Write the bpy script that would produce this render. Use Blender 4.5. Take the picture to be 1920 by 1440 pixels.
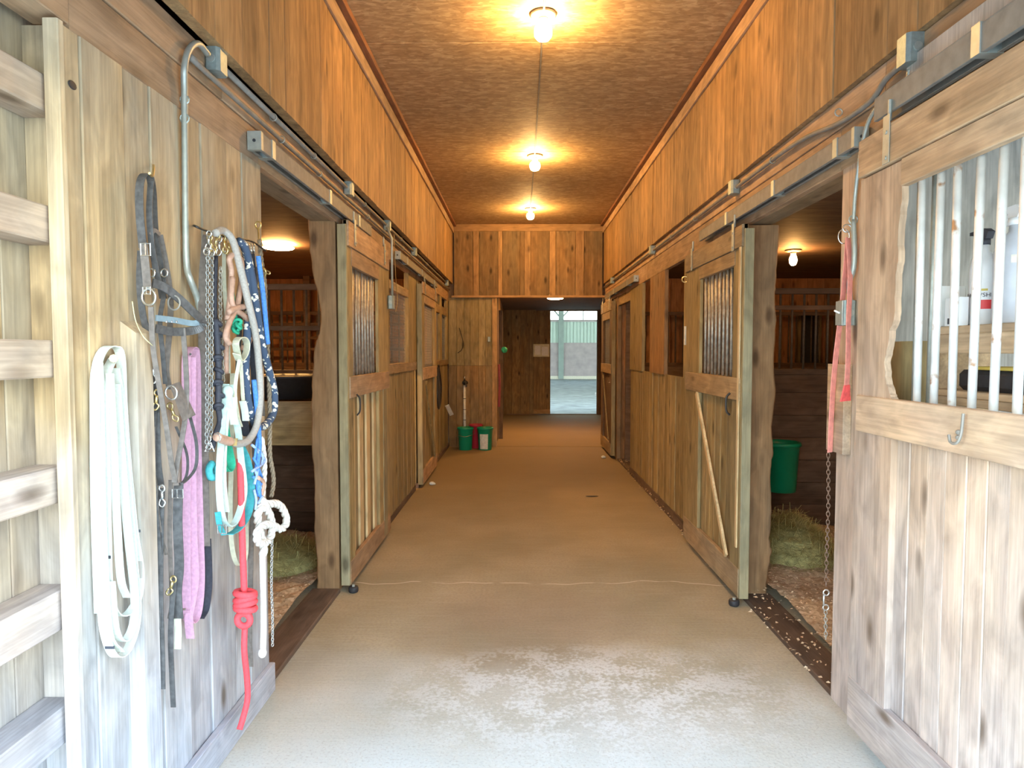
import bpy, bmesh, math, random
from mathutils import Vector, Matrix
random.seed(7)
S = bpy.context.scene
COL = S.collection
for o in list(bpy.data.objects): bpy.data.objects.remove(o)

# ------------------------------------------------------------------ camera
H = 1.56; FPX = 1250.0
_vx, _vy = 13.0, -60.0
_p = math.atan2(-_vy, FPX); _y = math.atan2(_vx, math.hypot(FPX, _vy))
CF = Vector((-math.sin(_y)*math.cos(_p), math.cos(_y)*math.cos(_p), -math.sin(_p)))
CR = Vector((math.cos(_y), math.sin(_y), 0)); CU = CR.cross(CF)
cam = bpy.data.objects.new('camera', bpy.data.cameras.new('camera')); COL.objects.link(cam)
cam.data.sensor_width = 36; cam.data.lens = FPX/1920*36; cam.data.clip_start = .05; cam.data.clip_end = 300
cam.matrix_world = Matrix(((CR.x, CU.x, -CF.x, 0), (CR.y, CU.y, -CF.y, 0), (CR.z, CU.z, -CF.z, H), (0, 0, 0, 1)))
S.camera = cam
# ------------------------------------------------------------------ world: pale overcast daylight
W = bpy.data.worlds.new('overcast_sky'); S.world = W; W.use_nodes = True
wn = W.node_tree.nodes; wl = W.node_tree.links
bg = wn['Background']; bg.inputs[1].default_value = 10.0
tc = wn.new('ShaderNodeTexCoord'); sp = wn.new('ShaderNodeSeparateXYZ'); rp = wn.new('ShaderNodeValToRGB')
wl.new(tc.outputs['Generated'], sp.inputs[0]); wl.new(sp.outputs[2], rp.inputs[0]); wl.new(rp.outputs[0], bg.inputs[0])
rp.color_ramp.elements[0].position = 0.0; rp.color_ramp.elements[0].color = (.60, .66, .60, 1)
rp.color_ramp.elements[1].position = .75; rp.color_ramp.elements[1].color = (.42, .66, 1.0, 1)
_e = rp.color_ramp.elements.new(.28); _e.color = (.60, .74, .88, 1)
BULB = 470.0      # strength of the aisle bulbs
STALLBULB = 270.0
# ------------------------------------------------------------------ exposure
S.view_settings.view_transform = 'Standard'; S.view_settings.look = 'None'
S.view_settings.gamma = 1; S.view_settings.use_curve_mapping = False; S.view_settings.exposure = 0.42

# ------------------------------------------------------------------ pixel -> point on a real plane
def _ray(px, py): return CF + CR*((px-960)/FPX) + CU*((720-py)/FPX)
def onX(px, py, x):
    d = _ray(px, py); t = x/d.x; return Vector((x, d.y*t, H+d.z*t))
def onY(px, py, y):
    d = _ray(px, py); t = y/d.y; return Vector((d.x*t, y, H+d.z*t))
XL, XR = -1.155, 1.41          # faces of the two aisle walls
XLU, XRU = -1.08, 1.378        # faces of the boarding above
ZC = 3.635                     # aisle ceiling
YF = 10.95                     # far wall
def T(px, py, off=.05): return onX(px, py, XL+off)      # a point hanging off the tack wall

# ------------------------------------------------------------------ objects
ORG = {}
def setp(o, label=None, cat=None, group=None, kind=None):
    if label: o['label'] = label
    if cat: o['category'] = cat
    if group: o['group'] = group
    if kind: o['kind'] = kind
    return o
def empty(name, loc, label=None, cat=None, group=None, kind=None, parent=None):
    o = bpy.data.objects.new(name, None); COL.objects.link(o); o.empty_display_size = .1
    w = Vector(loc); ORG[o.as_pointer()] = w
    if parent: o.parent = parent; o.location = w-ORG[parent.as_pointer()]
    else: o.location = w
    return setp(o, label, cat, group, kind)
def mk(name, V, Fc, mat, parent=None, smooth=False, label=None, cat=None, group=None, kind=None):
    xs = [v[0] for v in V]; ys = [v[1] for v in V]; zs = [v[2] for v in V]
    c = Vector(((min(xs)+max(xs))/2, (min(ys)+max(ys))/2, min(zs)))
    me = bpy.data.meshes.new(name)
    me.from_pydata([(v[0]-c.x, v[1]-c.y, v[2]-c.z) for v in V], [], Fc)
    mats = mat if isinstance(mat, (list, tuple)) else [mat]
    for m in mats: me.materials.append(m)
    bm = bmesh.new(); bm.from_mesh(me); bmesh.ops.recalc_face_normals(bm, faces=bm.faces); bm.to_mesh(me); bm.free()
    if smooth: me.polygons.foreach_set('use_smooth', [True]*len(me.polygons))
    o = bpy.data.objects.new(name, me); COL.objects.link(o); ORG[o.as_pointer()] = c
    if parent: o.parent = parent; o.location = c-ORG[parent.as_pointer()]
    else: o.location = c
    return setp(o, label, cat, group, kind)
class G:
    """collects simple solids into one mesh"""
    def __init__(s): s.V = []; s.F = []
    def add(s, V, F):
        n = len(s.V); s.V += [tuple(v) for v in V]; s.F += [tuple(i+n for i in f) for f in F]; return s
    def box(s, x0, x1, y0, y1, z0, z1, c=.003):
        d = [abs(x1-x0), abs(y1-y0), abs(z1-z0)]; c = min(c, min(d)*.35)
        lo = [min(x0, x1), min(y0, y1), min(z0, z1)]; hi = [max(x0, x1), max(y0, y1), max(z0, z1)]
        a = d.index(max(d)); u, v = [i for i in range(3) if i != a]
        pr = [(lo[u]+c, lo[v]), (hi[u]-c, lo[v]), (hi[u], lo[v]+c), (hi[u], hi[v]-c), (hi[u]-c, hi[v]), (lo[u]+c, hi[v]), (lo[u], hi[v]-c), (lo[u], lo[v]+c)]
        P = []
        for t in (lo[a], hi[a]):
            for q in pr:
                w = [0, 0, 0]; w[a] = t; w[u] = q[0]; w[v] = q[1]; P.append(tuple(w))
        F = [(i, (i+1) % 8, (i+1) % 8+8, i+8) for i in range(8)] + [tuple(range(8)), tuple(range(15, 7, -1))]
        return s.add(P, F)
    def prism(s, pts, axis, a0, a1):
        n = len(pts); P = []
        for t in (a0, a1):
            for q in pts:
                w = [q[0], q[1]]; w.insert(axis, t); P.append(tuple(w))
        return s.add(P, [(i, (i+1) % n, (i+1) % n+n, i+n) for i in range(n)] + [tuple(range(n)), tuple(range(2*n-1, n-1, -1))])
    def tube(s, pts, r, seg=8, cap=True, rfun=None):
        pts = [Vector(p) for p in pts]; n = len(pts)
        t0 = (pts[1]-pts[0]).normalized(); up = Vector((0, 0, 1)) if abs(t0.z) < .9 else Vector((1, 0, 0))
        nrm = t0.cross(up).normalized(); P = []
        for i, p in enumerate(pts):
            t = (pts[min(i+1, n-1)]-pts[max(i-1, 0)])
            t = t.normalized() if t.length > 1e-9 else t0
            nrm = (nrm-t*nrm.dot(t)); nrm = nrm.normalized() if nrm.length > 1e-6 else t.orthogonal().normalized()
            b = t.cross(nrm); rr = r*(rfun(i/(n-1)) if rfun else 1)
            for k in range(seg):
                a = 2*math.pi*k/seg; P.append(p+nrm*math.cos(a)*rr+b*math.sin(a)*rr)
        F = [(i*seg+k, i*seg+(k+1) % seg, (i+1)*seg+(k+1) % seg, (i+1)*seg+k) for i in range(n-1) for k in range(seg)]
        if cap: F += [tuple(range(seg)), tuple(range((n-1)*seg, n*seg))[::-1]]
        return s.add(P, F)
    def ribbon(s, pts, w, th=.003, wd=(1, 0, 0), taper=None):
        pts = [Vector(p) for p in pts]; n = len(pts); P = []; wd = Vector(wd).normalized()
        for i, p in enumerate(pts):
            t = (pts[min(i+1, n-1)]-pts[max(i-1, 0)]).normalized()
            a = wd-t*wd.dot(t); a = a.normalized() if a.length > .05 else t.orthogonal().normalized()
            b = t.cross(a); hw = w/2*(taper(i/(n-1)) if taper else 1)
            P += [p+a*hw+b*th/2, p-a*hw+b*th/2, p-a*hw-b*th/2, p+a*hw-b*th/2]
        F = [(i*4+k, i*4+(k+1) % 4, (i+1)*4+(k+1) % 4, (i+1)*4+k) for i in range(n-1) for k in range(4)]
        F += [(0, 1, 2, 3), (n*4-1, n*4-2, n*4-3, n*4-4)]
        return s.add(P, F)
    def lathe(s, prof, c, seg=20, axis=2, closed=False):
        P = []; c = Vector(c)
        for r, h in prof:
            for k in range(seg):
                a = 2*math.pi*k/seg; w = [r*math.cos(a), r*math.sin(a)]; w.insert(axis, h); P.append(c+Vector(w))
        F = [(i*seg+k, i*seg+(k+1) % seg, (i+1)*seg+(k+1) % seg, (i+1)*seg+k) for i in range(len(prof)-1) for k in range(seg)]
        F += [tuple(range(seg)), tuple(range((len(prof)-1)*seg, len(prof)*seg))[::-1]]
        return s.add(P, F)
    def torus(s, c, R, r, nrm=(0, 1, 0), seg=20, sg=6, sx=1.0, along=None):
        c = Vector(c); nrm = Vector(nrm).normalized()
        u = Vector(along).normalized() if along is not None else nrm.orthogonal().normalized()
        u = (u-nrm*u.dot(nrm)).normalized(); v = nrm.cross(u); P = []
        for i in range(seg):
            a = 2*math.pi*i/seg; d = u*math.cos(a)+v*math.sin(a); q = c+u*math.cos(a)*R*sx+v*math.sin(a)*R
            for k in range(sg):
                b = 2*math.pi*k/sg; P.append(q+d*math.cos(b)*r+nrm*math.sin(b)*r)
        return s.add(P, [(i*sg+k, i*sg+(k+1) % sg, ((i+1) % seg)*sg+(k+1) % sg, ((i+1) % seg)*sg+k) for i in range(seg) for k in range(sg)])
    def blob(s, c, r, sc=(1, 1, 1), n=8):
        c = Vector(c); P = []; m = n*2
        for i in range(n+1):
            th = math.pi*max(.02, min(n-.02, i))/n
            for k in range(m):
                a = 2*math.pi*k/m; P.append(c+Vector((r*sc[0]*math.sin(th)*math.cos(a), r*sc[1]*math.sin(th)*math.sin(a), r*sc[2]*math.cos(th))))
        return s.add(P, [(i*m+k, i*m+(k+1) % m, (i+1)*m+(k+1) % m, (i+1)*m+k) for i in range(n) for k in range(m)] + [tuple(range(m)), tuple(range(n*m, n*m+m))])
    def put(s, name, mat, parent=None, **k): return mk(name, s.V, s.F, mat, parent, **k)
def cr(pts, n=6):
    """smooth curve through the points"""
    p = [Vector(q) for q in pts]; p = [p[0]*2-p[1]]+p+[p[-1]*2-p[-2]]; out = []
    for i in range(1, len(p)-2):
        for k in range(n):
            t = k/n; a, b, c, d = p[i-1:i+3]
            out.append(.5*((2*b)+(c-a)*t+(2*a-5*b+4*c-d)*t*t+(3*b-a-3*c+d)*t**3))
    out.append(p[-2]); return out
def resample(pts, d):
    out = [pts[0]]; acc = 0
    for a, b in zip(pts, pts[1:]):
        L = (b-a).length; t = d-acc
        while t < L: out.append(a+(b-a)*(t/L)); t += d
        acc = (acc+L) % d if L else acc
    return out
def rope3(g, pts, r, pitch=None, seg=5, n=8):
    """three laid strands"""
    P = resample(cr(pts, n), r*.7); pitch = pitch or r*7; nn = len(P)
    t0 = (P[1]-P[0]).normalized(); nr = t0.orthogonal().normalized(); st = [[], [], []]; s = 0
    for i, p in enumerate(P):
        t = (P[min(i+1, nn-1)]-P[max(i-1, 0)]).normalized(); nr = (nr-t*nr.dot(t)).normalized(); b = t.cross(nr)
        for k in range(3):
            a = 2*math.pi*(s/pitch+k/3); st[k].append(p+(nr*math.cos(a)+b*math.sin(a))*r*.5)
        s += r*.7
    for q in st: g.tube(q, r*.56, seg)
    return g
def chain(g, pts, L=.02, r=.0022, wdt=.6):
    P = resample(cr(pts, 6), L*.72)
    for i, (a, b) in enumerate(zip(P, P[1:])):
        t = (b-a).normalized(); u = Vector((.8, -.6, 0)) if i % 2 else Vector((.6, .8, 0))
        g.torus((a+b)/2, L*.5*wdt, r, nrm=u, seg=10, sg=5, sx=1/wdt, along=t)
    return g

# ------------------------------------------------------------------ materials
def newmat(name):
    m = bpy.data.materials.new(name); m.use_nodes = True; return m, m.node_tree.nodes, m.node_tree.links, m.node_tree.nodes['Principled BSDF']
def plain(name, c, rough=.6, metal=0, var=.12, scale=30, bump=.15, emit=None, es=0, c2=None):
    m, n, l, b = newmat(name); b.inputs['Roughness'].default_value = rough; b.inputs['Metallic'].default_value = metal
    g = n.new('ShaderNodeNewGeometry'); t = n.new('ShaderNodeTexNoise'); t.inputs['Scale'].default_value = scale; t.inputs['Detail'].default_value = 4
    l.new(g.outputs['Position'], t.inputs['Vector'])
    r = n.new('ShaderNodeValToRGB'); e = r.color_ramp.elements; e[0].position = .3; e[1].position = .7
    e[0].color = tuple(x*(1-var) for x in c)+(1,); e[1].color = tuple(min(1, x*(1+var)) for x in c)+(1,)
    if c2: q = e.new(.62); q.color = e[1].color if False else tuple(c)+(1,); e[len(e)-1].color = c2+(1,)
    l.new(t.outputs[0], r.inputs[0]); l.new(r.outputs[0], b.inputs['Base Color'])
    if bump:
        bp = n.new('ShaderNodeBump'); bp.inputs['Strength'].default_value = bump; bp.inputs['Distance'].default_value = .004
        l.new(t.outputs[0], bp.inputs['Height']); l.new(bp.outputs[0], b.inputs['Normal'])
    if emit: b.inputs['Emission Color'].default_value = emit+(1,); b.inputs['Emission Strength'].default_value = es
    return m
def wood(name, dark, light, axis=2, gray=(.36, .36, .32), ga=.35, knots=.8, rough=.72, vary=.22, glare_wash=0):
    m, n, l, b = newmat(name); b.inputs['Roughness'].default_value = rough; b.inputs['Specular IOR Level'].default_value = .3
    def N(t, **k):
        x = n.new(t)
        for a, v in k.items(): x.inputs[a].default_value = v
        return x
    def mp(sl, sc):
        q = [sc]*3; q[axis] = sl; x = N('ShaderNodeMapping', Scale=q); l.new(add.outputs[0], x.inputs['Vector']); return x
    g = n.new('ShaderNodeNewGeometry'); oi = n.new('ShaderNodeObjectInfo')
    mu = n.new('ShaderNodeMath'); mu.operation = 'MULTIPLY'; mu.inputs[1].default_value = 37.; l.new(oi.outputs['Random'], mu.inputs[0])
    add = n.new('ShaderNodeVectorMath'); l.new(g.outputs['Position'], add.inputs[0]); l.new(mu.outputs[0], add.inputs[1])
    m1 = mp(.9, 11); n1 = N('ShaderNodeTexNoise', Scale=1., Detail=5., Distortion=1.6); l.new(m1.outputs[0], n1.inputs['Vector'])
    m2 = mp(4, 120); n2 = N('ShaderNodeTexNoise', Scale=1., Detail=3.); l.new(m2.outputs[0], n2.inputs['Vector'])
    r1 = n.new('ShaderNodeValToRGB'); e = r1.color_ramp.elements; e[0].position = .30; e[0].color = tuple(a*.75+b_*.25 for a, b_ in zip(dark, light))+(1,); e[1].position = .68; e[1].color = light+(1,)
    l.new(n1.outputs[0], r1.inputs[0])
    n3 = N('ShaderNodeTexNoise', Scale=1., Detail=3.); m3 = mp(.8, 3.2); l.new(m3.outputs[0], n3.inputs['Vector'])
    rg = n.new('ShaderNodeMapRange'); rg.inputs[1].default_value = .42; rg.inputs[2].default_value = .68; rg.inputs[3].default_value = 0; rg.inputs[4].default_value = ga; l.new(n3.outputs[0], rg.inputs[0])
    mx = n.new('ShaderNodeMix'); mx.data_type = 'RGBA'; l.new(rg.outputs[0], mx.inputs[0]); l.new(r1.outputs[0], mx.inputs[6]); mx.inputs[7].default_value = gray+(1,)
    if glare_wash:      # blue-white daylight glare painted into the boards, patchy, strongest near the ground
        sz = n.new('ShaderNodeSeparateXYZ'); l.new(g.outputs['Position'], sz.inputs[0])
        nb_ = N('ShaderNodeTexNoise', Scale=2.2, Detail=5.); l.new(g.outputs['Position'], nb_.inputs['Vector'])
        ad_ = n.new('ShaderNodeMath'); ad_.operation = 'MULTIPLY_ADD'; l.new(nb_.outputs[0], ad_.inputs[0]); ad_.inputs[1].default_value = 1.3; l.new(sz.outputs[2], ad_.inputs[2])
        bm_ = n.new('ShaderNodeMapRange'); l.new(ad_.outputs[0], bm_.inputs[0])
        for i_, q_ in enumerate((.7, 2.2, glare_wash, 0.)): bm_.inputs[i_+1].default_value = q_
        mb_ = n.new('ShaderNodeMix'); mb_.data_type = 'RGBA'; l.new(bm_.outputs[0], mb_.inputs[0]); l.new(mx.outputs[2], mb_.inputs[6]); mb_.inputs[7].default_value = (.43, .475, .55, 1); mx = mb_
    # fine grain
    fg = n.new('ShaderNodeMapRange'); fg.inputs[1].default_value = .3; fg.inputs[2].default_value = .7; fg.inputs[3].default_value = .84; fg.inputs[4].default_value = 1.10; l.new(n2.outputs[0], fg.inputs[0])
    # board to board tone
    bt = n.new('ShaderNodeMapRange'); bt.inputs[3].default_value = 1-vary; bt.inputs[4].default_value = 1+vary*.7; l.new(oi.outputs['Random'], bt.inputs[0])
    # handling marks and mottling
    m6 = mp(5, 13); n6 = N('ShaderNodeTexNoise', Scale=1., Detail=6., Distortion=.8); l.new(m6.outputs[0], n6.inputs['Vector'])
    mm = n.new('ShaderNodeMapRange'); mm.inputs[1].default_value = .32; mm.inputs[2].default_value = .68; mm.inputs[3].default_value = .76; mm.inputs[4].default_value = 1.16; l.new(n6.outputs[0], mm.inputs[0])
    km = n.new('ShaderNodeMath'); km.operation = 'MULTIPLY'; l.new(mm.outputs[0], km.inputs[0]); l.new(fg.outputs[0], km.inputs[1])
    k = n.new('ShaderNodeMath'); k.operation = 'MULTIPLY'; l.new(km.outputs[0], k.inputs[0]); l.new(bt.outputs[0], k.inputs[1])
    sc = n.new('ShaderNodeVectorMath'); sc.operation = 'SCALE'; l.new(mx.outputs[2], sc.inputs[0]); l.new(k.outputs[0], sc.inputs['Scale'])
    out = sc.outputs[0]
    if knots:
        m4 = mp(2.6, 6.5); v = N('ShaderNodeTexVoronoi', Scale=1.); l.new(m4.outputs[0], v.inputs['Vector'])
        kr = n.new('ShaderNodeMapRange'); kr.inputs[1].default_value = .07; kr.inputs[2].default_value = .2; kr.inputs[3].default_value = knots; kr.inputs[4].default_value = 0; l.new(v.outputs[0], kr.inputs[0])
        m5 = n.new('ShaderNodeMix'); m5.data_type = 'RGBA'; l.new(kr.outputs[0], m5.inputs[0]); l.new(out, m5.inputs[6]); m5.inputs[7].default_value = tuple(x*.3 for x in dark)+(1,); out = m5.outputs[2]
    l.new(out, b.inputs['Base Color'])
    bp = n.new('ShaderNodeBump'); bp.inputs['Strength'].default_value = .35; bp.inputs['Distance'].default_value = .002
    ad = n.new('ShaderNodeMath'); l.new(n1.outputs[0], ad.inputs[0]); l.new(n2.outputs[0], ad.inputs[1]); l.new(ad.outputs[0], bp.inputs['Height']); l.new(bp.outputs[0], b.inputs['Normal'])
    return m
W_tack = wood('pale_plank_vertical', (.30, .19, .09), (.62, .44, .23), 2, ga=.6, vary=.14, glare_wash=.8, gray=(.38, .37, .30))
W_tackh = wood('pale_plank_horizontal', (.36, .22, .12), (.56, .38, .22), 1, glare_wash=.8, ga=.4, gray=(.42, .42, .40))
W_up = wood('honey_plank', (.21, .11, .045), (.50, .295, .125), 2, gray=(.27, .19, .09), ga=.25, knots=.6)
W_head = wood('header_wood', (.36, .21, .105), (.52, .33, .18), 1, ga=.22, knots=.5)
W_stall = wood('stall_plank', (.22, .15, .06), (.39, .285, .125), 2, gray=(.30, .25, .16), ga=.35)
W_stallh = wood('stall_rail', (.28, .18, .085), (.42, .285, .145), 1, gray=(.31, .29, .23), ga=.35)
W_green = wood('green_grey_board', (.26, .21, .11), (.34, .28, .155), 2, gray=(.25, .24, .16), ga=.5)
W_post = wood('rough_post', (.23, .115, .045), (.36, .20, .085), 2, gray=(.24, .19, .12), ga=.4, vary=.1)
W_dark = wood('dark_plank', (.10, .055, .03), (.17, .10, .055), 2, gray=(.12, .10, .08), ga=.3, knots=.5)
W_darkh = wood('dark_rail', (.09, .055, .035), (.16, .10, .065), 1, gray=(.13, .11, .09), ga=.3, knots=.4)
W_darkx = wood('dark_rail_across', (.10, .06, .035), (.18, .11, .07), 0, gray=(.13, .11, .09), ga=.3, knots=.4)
W_red = wood('reddish_plank', (.34, .14, .05), (.50, .23, .09), 2, gray=(.3, .16, .08), ga=.2)
W_far = wood('knotty_plank', (.16, .085, .03), (.31, .18, .07), 2, gray=(.19, .16, .09), ga=.5, vary=.3, knots=1.)
W_farx = wood('knotty_board_across', (.34, .18, .07), (.48, .28, .12), 0, gray=(.30, .22, .12), ga=.2)
W_door = wood('near_door_plank', (.42, .27, .165), (.63, .44, .28), 2, glare_wash=.35, gray=(.42, .36, .31), ga=.4, vary=.12)
W_doorh = wood('near_door_rail', (.42, .25, .13), (.60, .40, .22), 1, glare_wash=.45, gray=(.40, .35, .28), ga=.3, vary=.12)
W_trim = wood('dark_batten', (.20, .075, .03), (.28, .115, .045), 1, ga=.1, knots=0, vary=.05)
W_shelf = wood('shelf_wood', (.44, .28, .15), (.60, .42, .24), 1, ga=.2)
W_yel = wood('new_wood', (.58, .40, .19), (.72, .53, .28), 2, ga=.1, knots=.3, vary=.08)
M_ply = wood('grey_plywood', (.45, .40, .33), (.58, .53, .45), 2, ga=.4, knots=0)
M_galv = plain('galvanised_steel', (.42, .44, .38), .45, .5, .1, 40, .1)
M_box = plain('grey_box_metal', (.33, .38, .34), .5, .5, .12, 60, .1)
M_rail = plain('weathered_track', (.26, .235, .19), .7, .15, .15, 22, .15)
M_chrome = plain('steel_bar', (.72, .70, .68), .25, .9, .15, 25, .05)
M_bar = plain('rusty_bar', (.40, .36, .29), .4, .45, .3, 30, .2)
M_barnear = plain('bright_bar', (.70, .68, .62), .42, .15, .2, 14, .1, c2=(.40, .21, .10))
M_iron = plain('dark_iron', (.05, .045, .04), .5, .6, .2, 30, .1)
M_rust = plain('rusty_chain', (.24, .15, .10), .6, .4, .3, 90, .05)
M_chain = plain('dull_chain', (.42, .43, .40), .4, .7, .3, 90, .05)
M_brass = plain('brass', (.72, .56, .25), .3, .85, .1, 60, .05)
M_nickel = plain('nickel', (.75, .77, .74), .22, .9, .08, 60, .05)
M_rubber = plain('black_rubber', (.025, .025, .028), .6, 0, .2, 40, .1)
M_leather = plain('worn_black_leather', (.085, .08, .075), .55, 0, .35, 60, .3)
M_leather2 = plain('grey_brown_leather', (.17, .14, .115), .6, 0, .25, 60, .3)
M_pink = plain('mauve_webbing', (.62, .34, .45), .8, 0, .12, 90, .3)
M_white = plain('white_webbing', (.62, .64, .55), .85, 0, .06, 120, .3)
M_mint = plain('mint_webbing', (.48, .60, .53), .85, 0, .12, 60, .3)
M_cream = plain('cream_webbing', (.60, .58, .42), .85, 0, .1, 60, .3)
M_teal = plain('teal_webbing', (.05, .33, .34), .75, 0, .2, 60, .3)
M_green = plain('green_rope', (.03, .40, .23), .8, 0, .2, 60, .3)
M_tan = plain('tan_leather', (.48, .28, .19), .55, 0, .15, 60, .3)
M_greyrope = plain('grey_braid', (.38, .34, .29), .85, 0, .12, 150, .4)
M_wrope = plain('white_cotton_rope', (.74, .70, .62), .9, 0, .08, 150, .4)
M_brope = plain('brown_rope', (.26, .20, .13), .9, 0, .25, 120, .4)
M_blue = plain('blue_rope', (.08, .24, .62), .85, 0, .25, 120, .4)
M_ltblue = plain('faded_blue_rope', (.32, .42, .68), .85, 0, .25, 90, .4)
M_red = plain('red_rope', (.80, .07, .08), .8, 0, .12, 120, .4)
M_redstrap = plain('faded_red_strap', (.72, .26, .20), .8, 0, .15, 40, .3)
M_redtip = plain('red_strap_end', (.80, .10, .09), .8, 0, .15, 60, .3)
M_black = plain('black_webbing', (.035, .035, .045), .7, 0, .2, 90, .3)
M_bucket = plain('green_plastic', (.0, .26, .13), .35, 0, .06, 8, 0)
M_bucketred = plain('red_plastic', (.42, .02, .04), .4, 0, .08, 8, 0)
M_label = plain('worn_white_label', (.70, .66, .55), .6, 0, .15, 30, .05)
M_paper = plain('paper', (.62, .58, .40), .8, 0, .1, 14, .02)
M_pvc = plain('white_pipe', (.70, .66, .55), .45, 0, .1, 30, .05)
M_wplast = plain('white_plastic', (.80, .80, .78), .4, 0, .04, 20, 0)
M_gplast = plain('grey_plastic', (.50, .52, .55), .35, 0, .06, 20, 0)
M_card = plain('white_card', (.74, .72, .66), .7, 0, .06, 20, 0)
M_redink = plain('red_label_band', (.70, .05, .05), .5, 0, .05, 20, 0)
M_ink = plain('dark_ink', (.05, .05, .06), .6, 0, .05, 20, 0)
M_gold = plain('yellow_ink', (.62, .48, .10), .6, 0, .05, 20, 0)
M_maroon = plain('maroon_cloth', (.22, .03, .05), .8, 0, .2, 30, .2)
M_bulb = plain('lit_bulb_glass', (1, .8, .6), .4, 0, 0, 5, 0, emit=(1, .58, .20), es=BULB)
M_bulb2 = plain('lit_stall_bulb_glass', (1, .8, .6), .4, 0, 0, 5, 0, emit=(1, .50, .15), es=STALLBULB)
M_fillbulb = plain('fill_bulb_glass', (1, .8, .6), .4, 0, 0, 5, 0, emit=(1, .58, .28), es=260)  # for the unseen fill bulbs added in the first stalls
M_bardark = plain('dark_stall_bar', (.13, .10, .07), .6, .3, .2, 30, .1)
M_apost = plain('arena_post_steel', (.27, .33, .30), .6, 0, .08, 3, 0)
M_hay = plain('green_hay', (.46, .42, .17), .9, 0, .35, 25, .4)
M_straw = plain('straw', (.62, .54, .28), .9, 0, .3, 25, .2)
M_chip = plain('wood_shaving', (.66, .48, .29), .9, 0, .3, 25, .2)

def nodemat_navy():
    m, n, l, b = newmat('navy_rope_with_white_fleck'); b.inputs['Roughness'].default_value = .85
    g = n.new('ShaderNodeNewGeometry'); v = n.new('ShaderNodeTexVoronoi'); v.inputs['Scale'].default_value = 55
    c = n.new('ShaderNodeTexNoise'); c.inputs['Scale'].default_value = 24
    l.new(g.outputs['Position'], v.inputs['Vector']); l.new(g.outputs['Position'], c.inputs['Vector'])
    a = n.new('ShaderNodeMath'); a.operation = 'LESS_THAN'; a.inputs[1].default_value = .42; l.new(v.outputs[0], a.inputs[0])
    d = n.new('ShaderNodeMath'); d.operation = 'GREATER_THAN'; d.inputs[1].default_value = .49; l.new(c.outputs[0], d.inputs[0])
    e = n.new('ShaderNodeMath'); e.operation = 'MULTIPLY'; l.new(a.outputs[0], e.inputs[0]); l.new(d.outputs[0], e.inputs[1])
    x = n.new('ShaderNodeMix'); x.data_type = 'RGBA'; l.new(e.outputs[0], x.inputs[0]); x.inputs[6].default_value = (.055, .085, .14, 1); x.inputs[7].default_value = (.75, .73, .60, 1)
    l.new(x.outputs[2], b.inputs['Base Color']); return m
M_navy = nodemat_navy()

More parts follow.
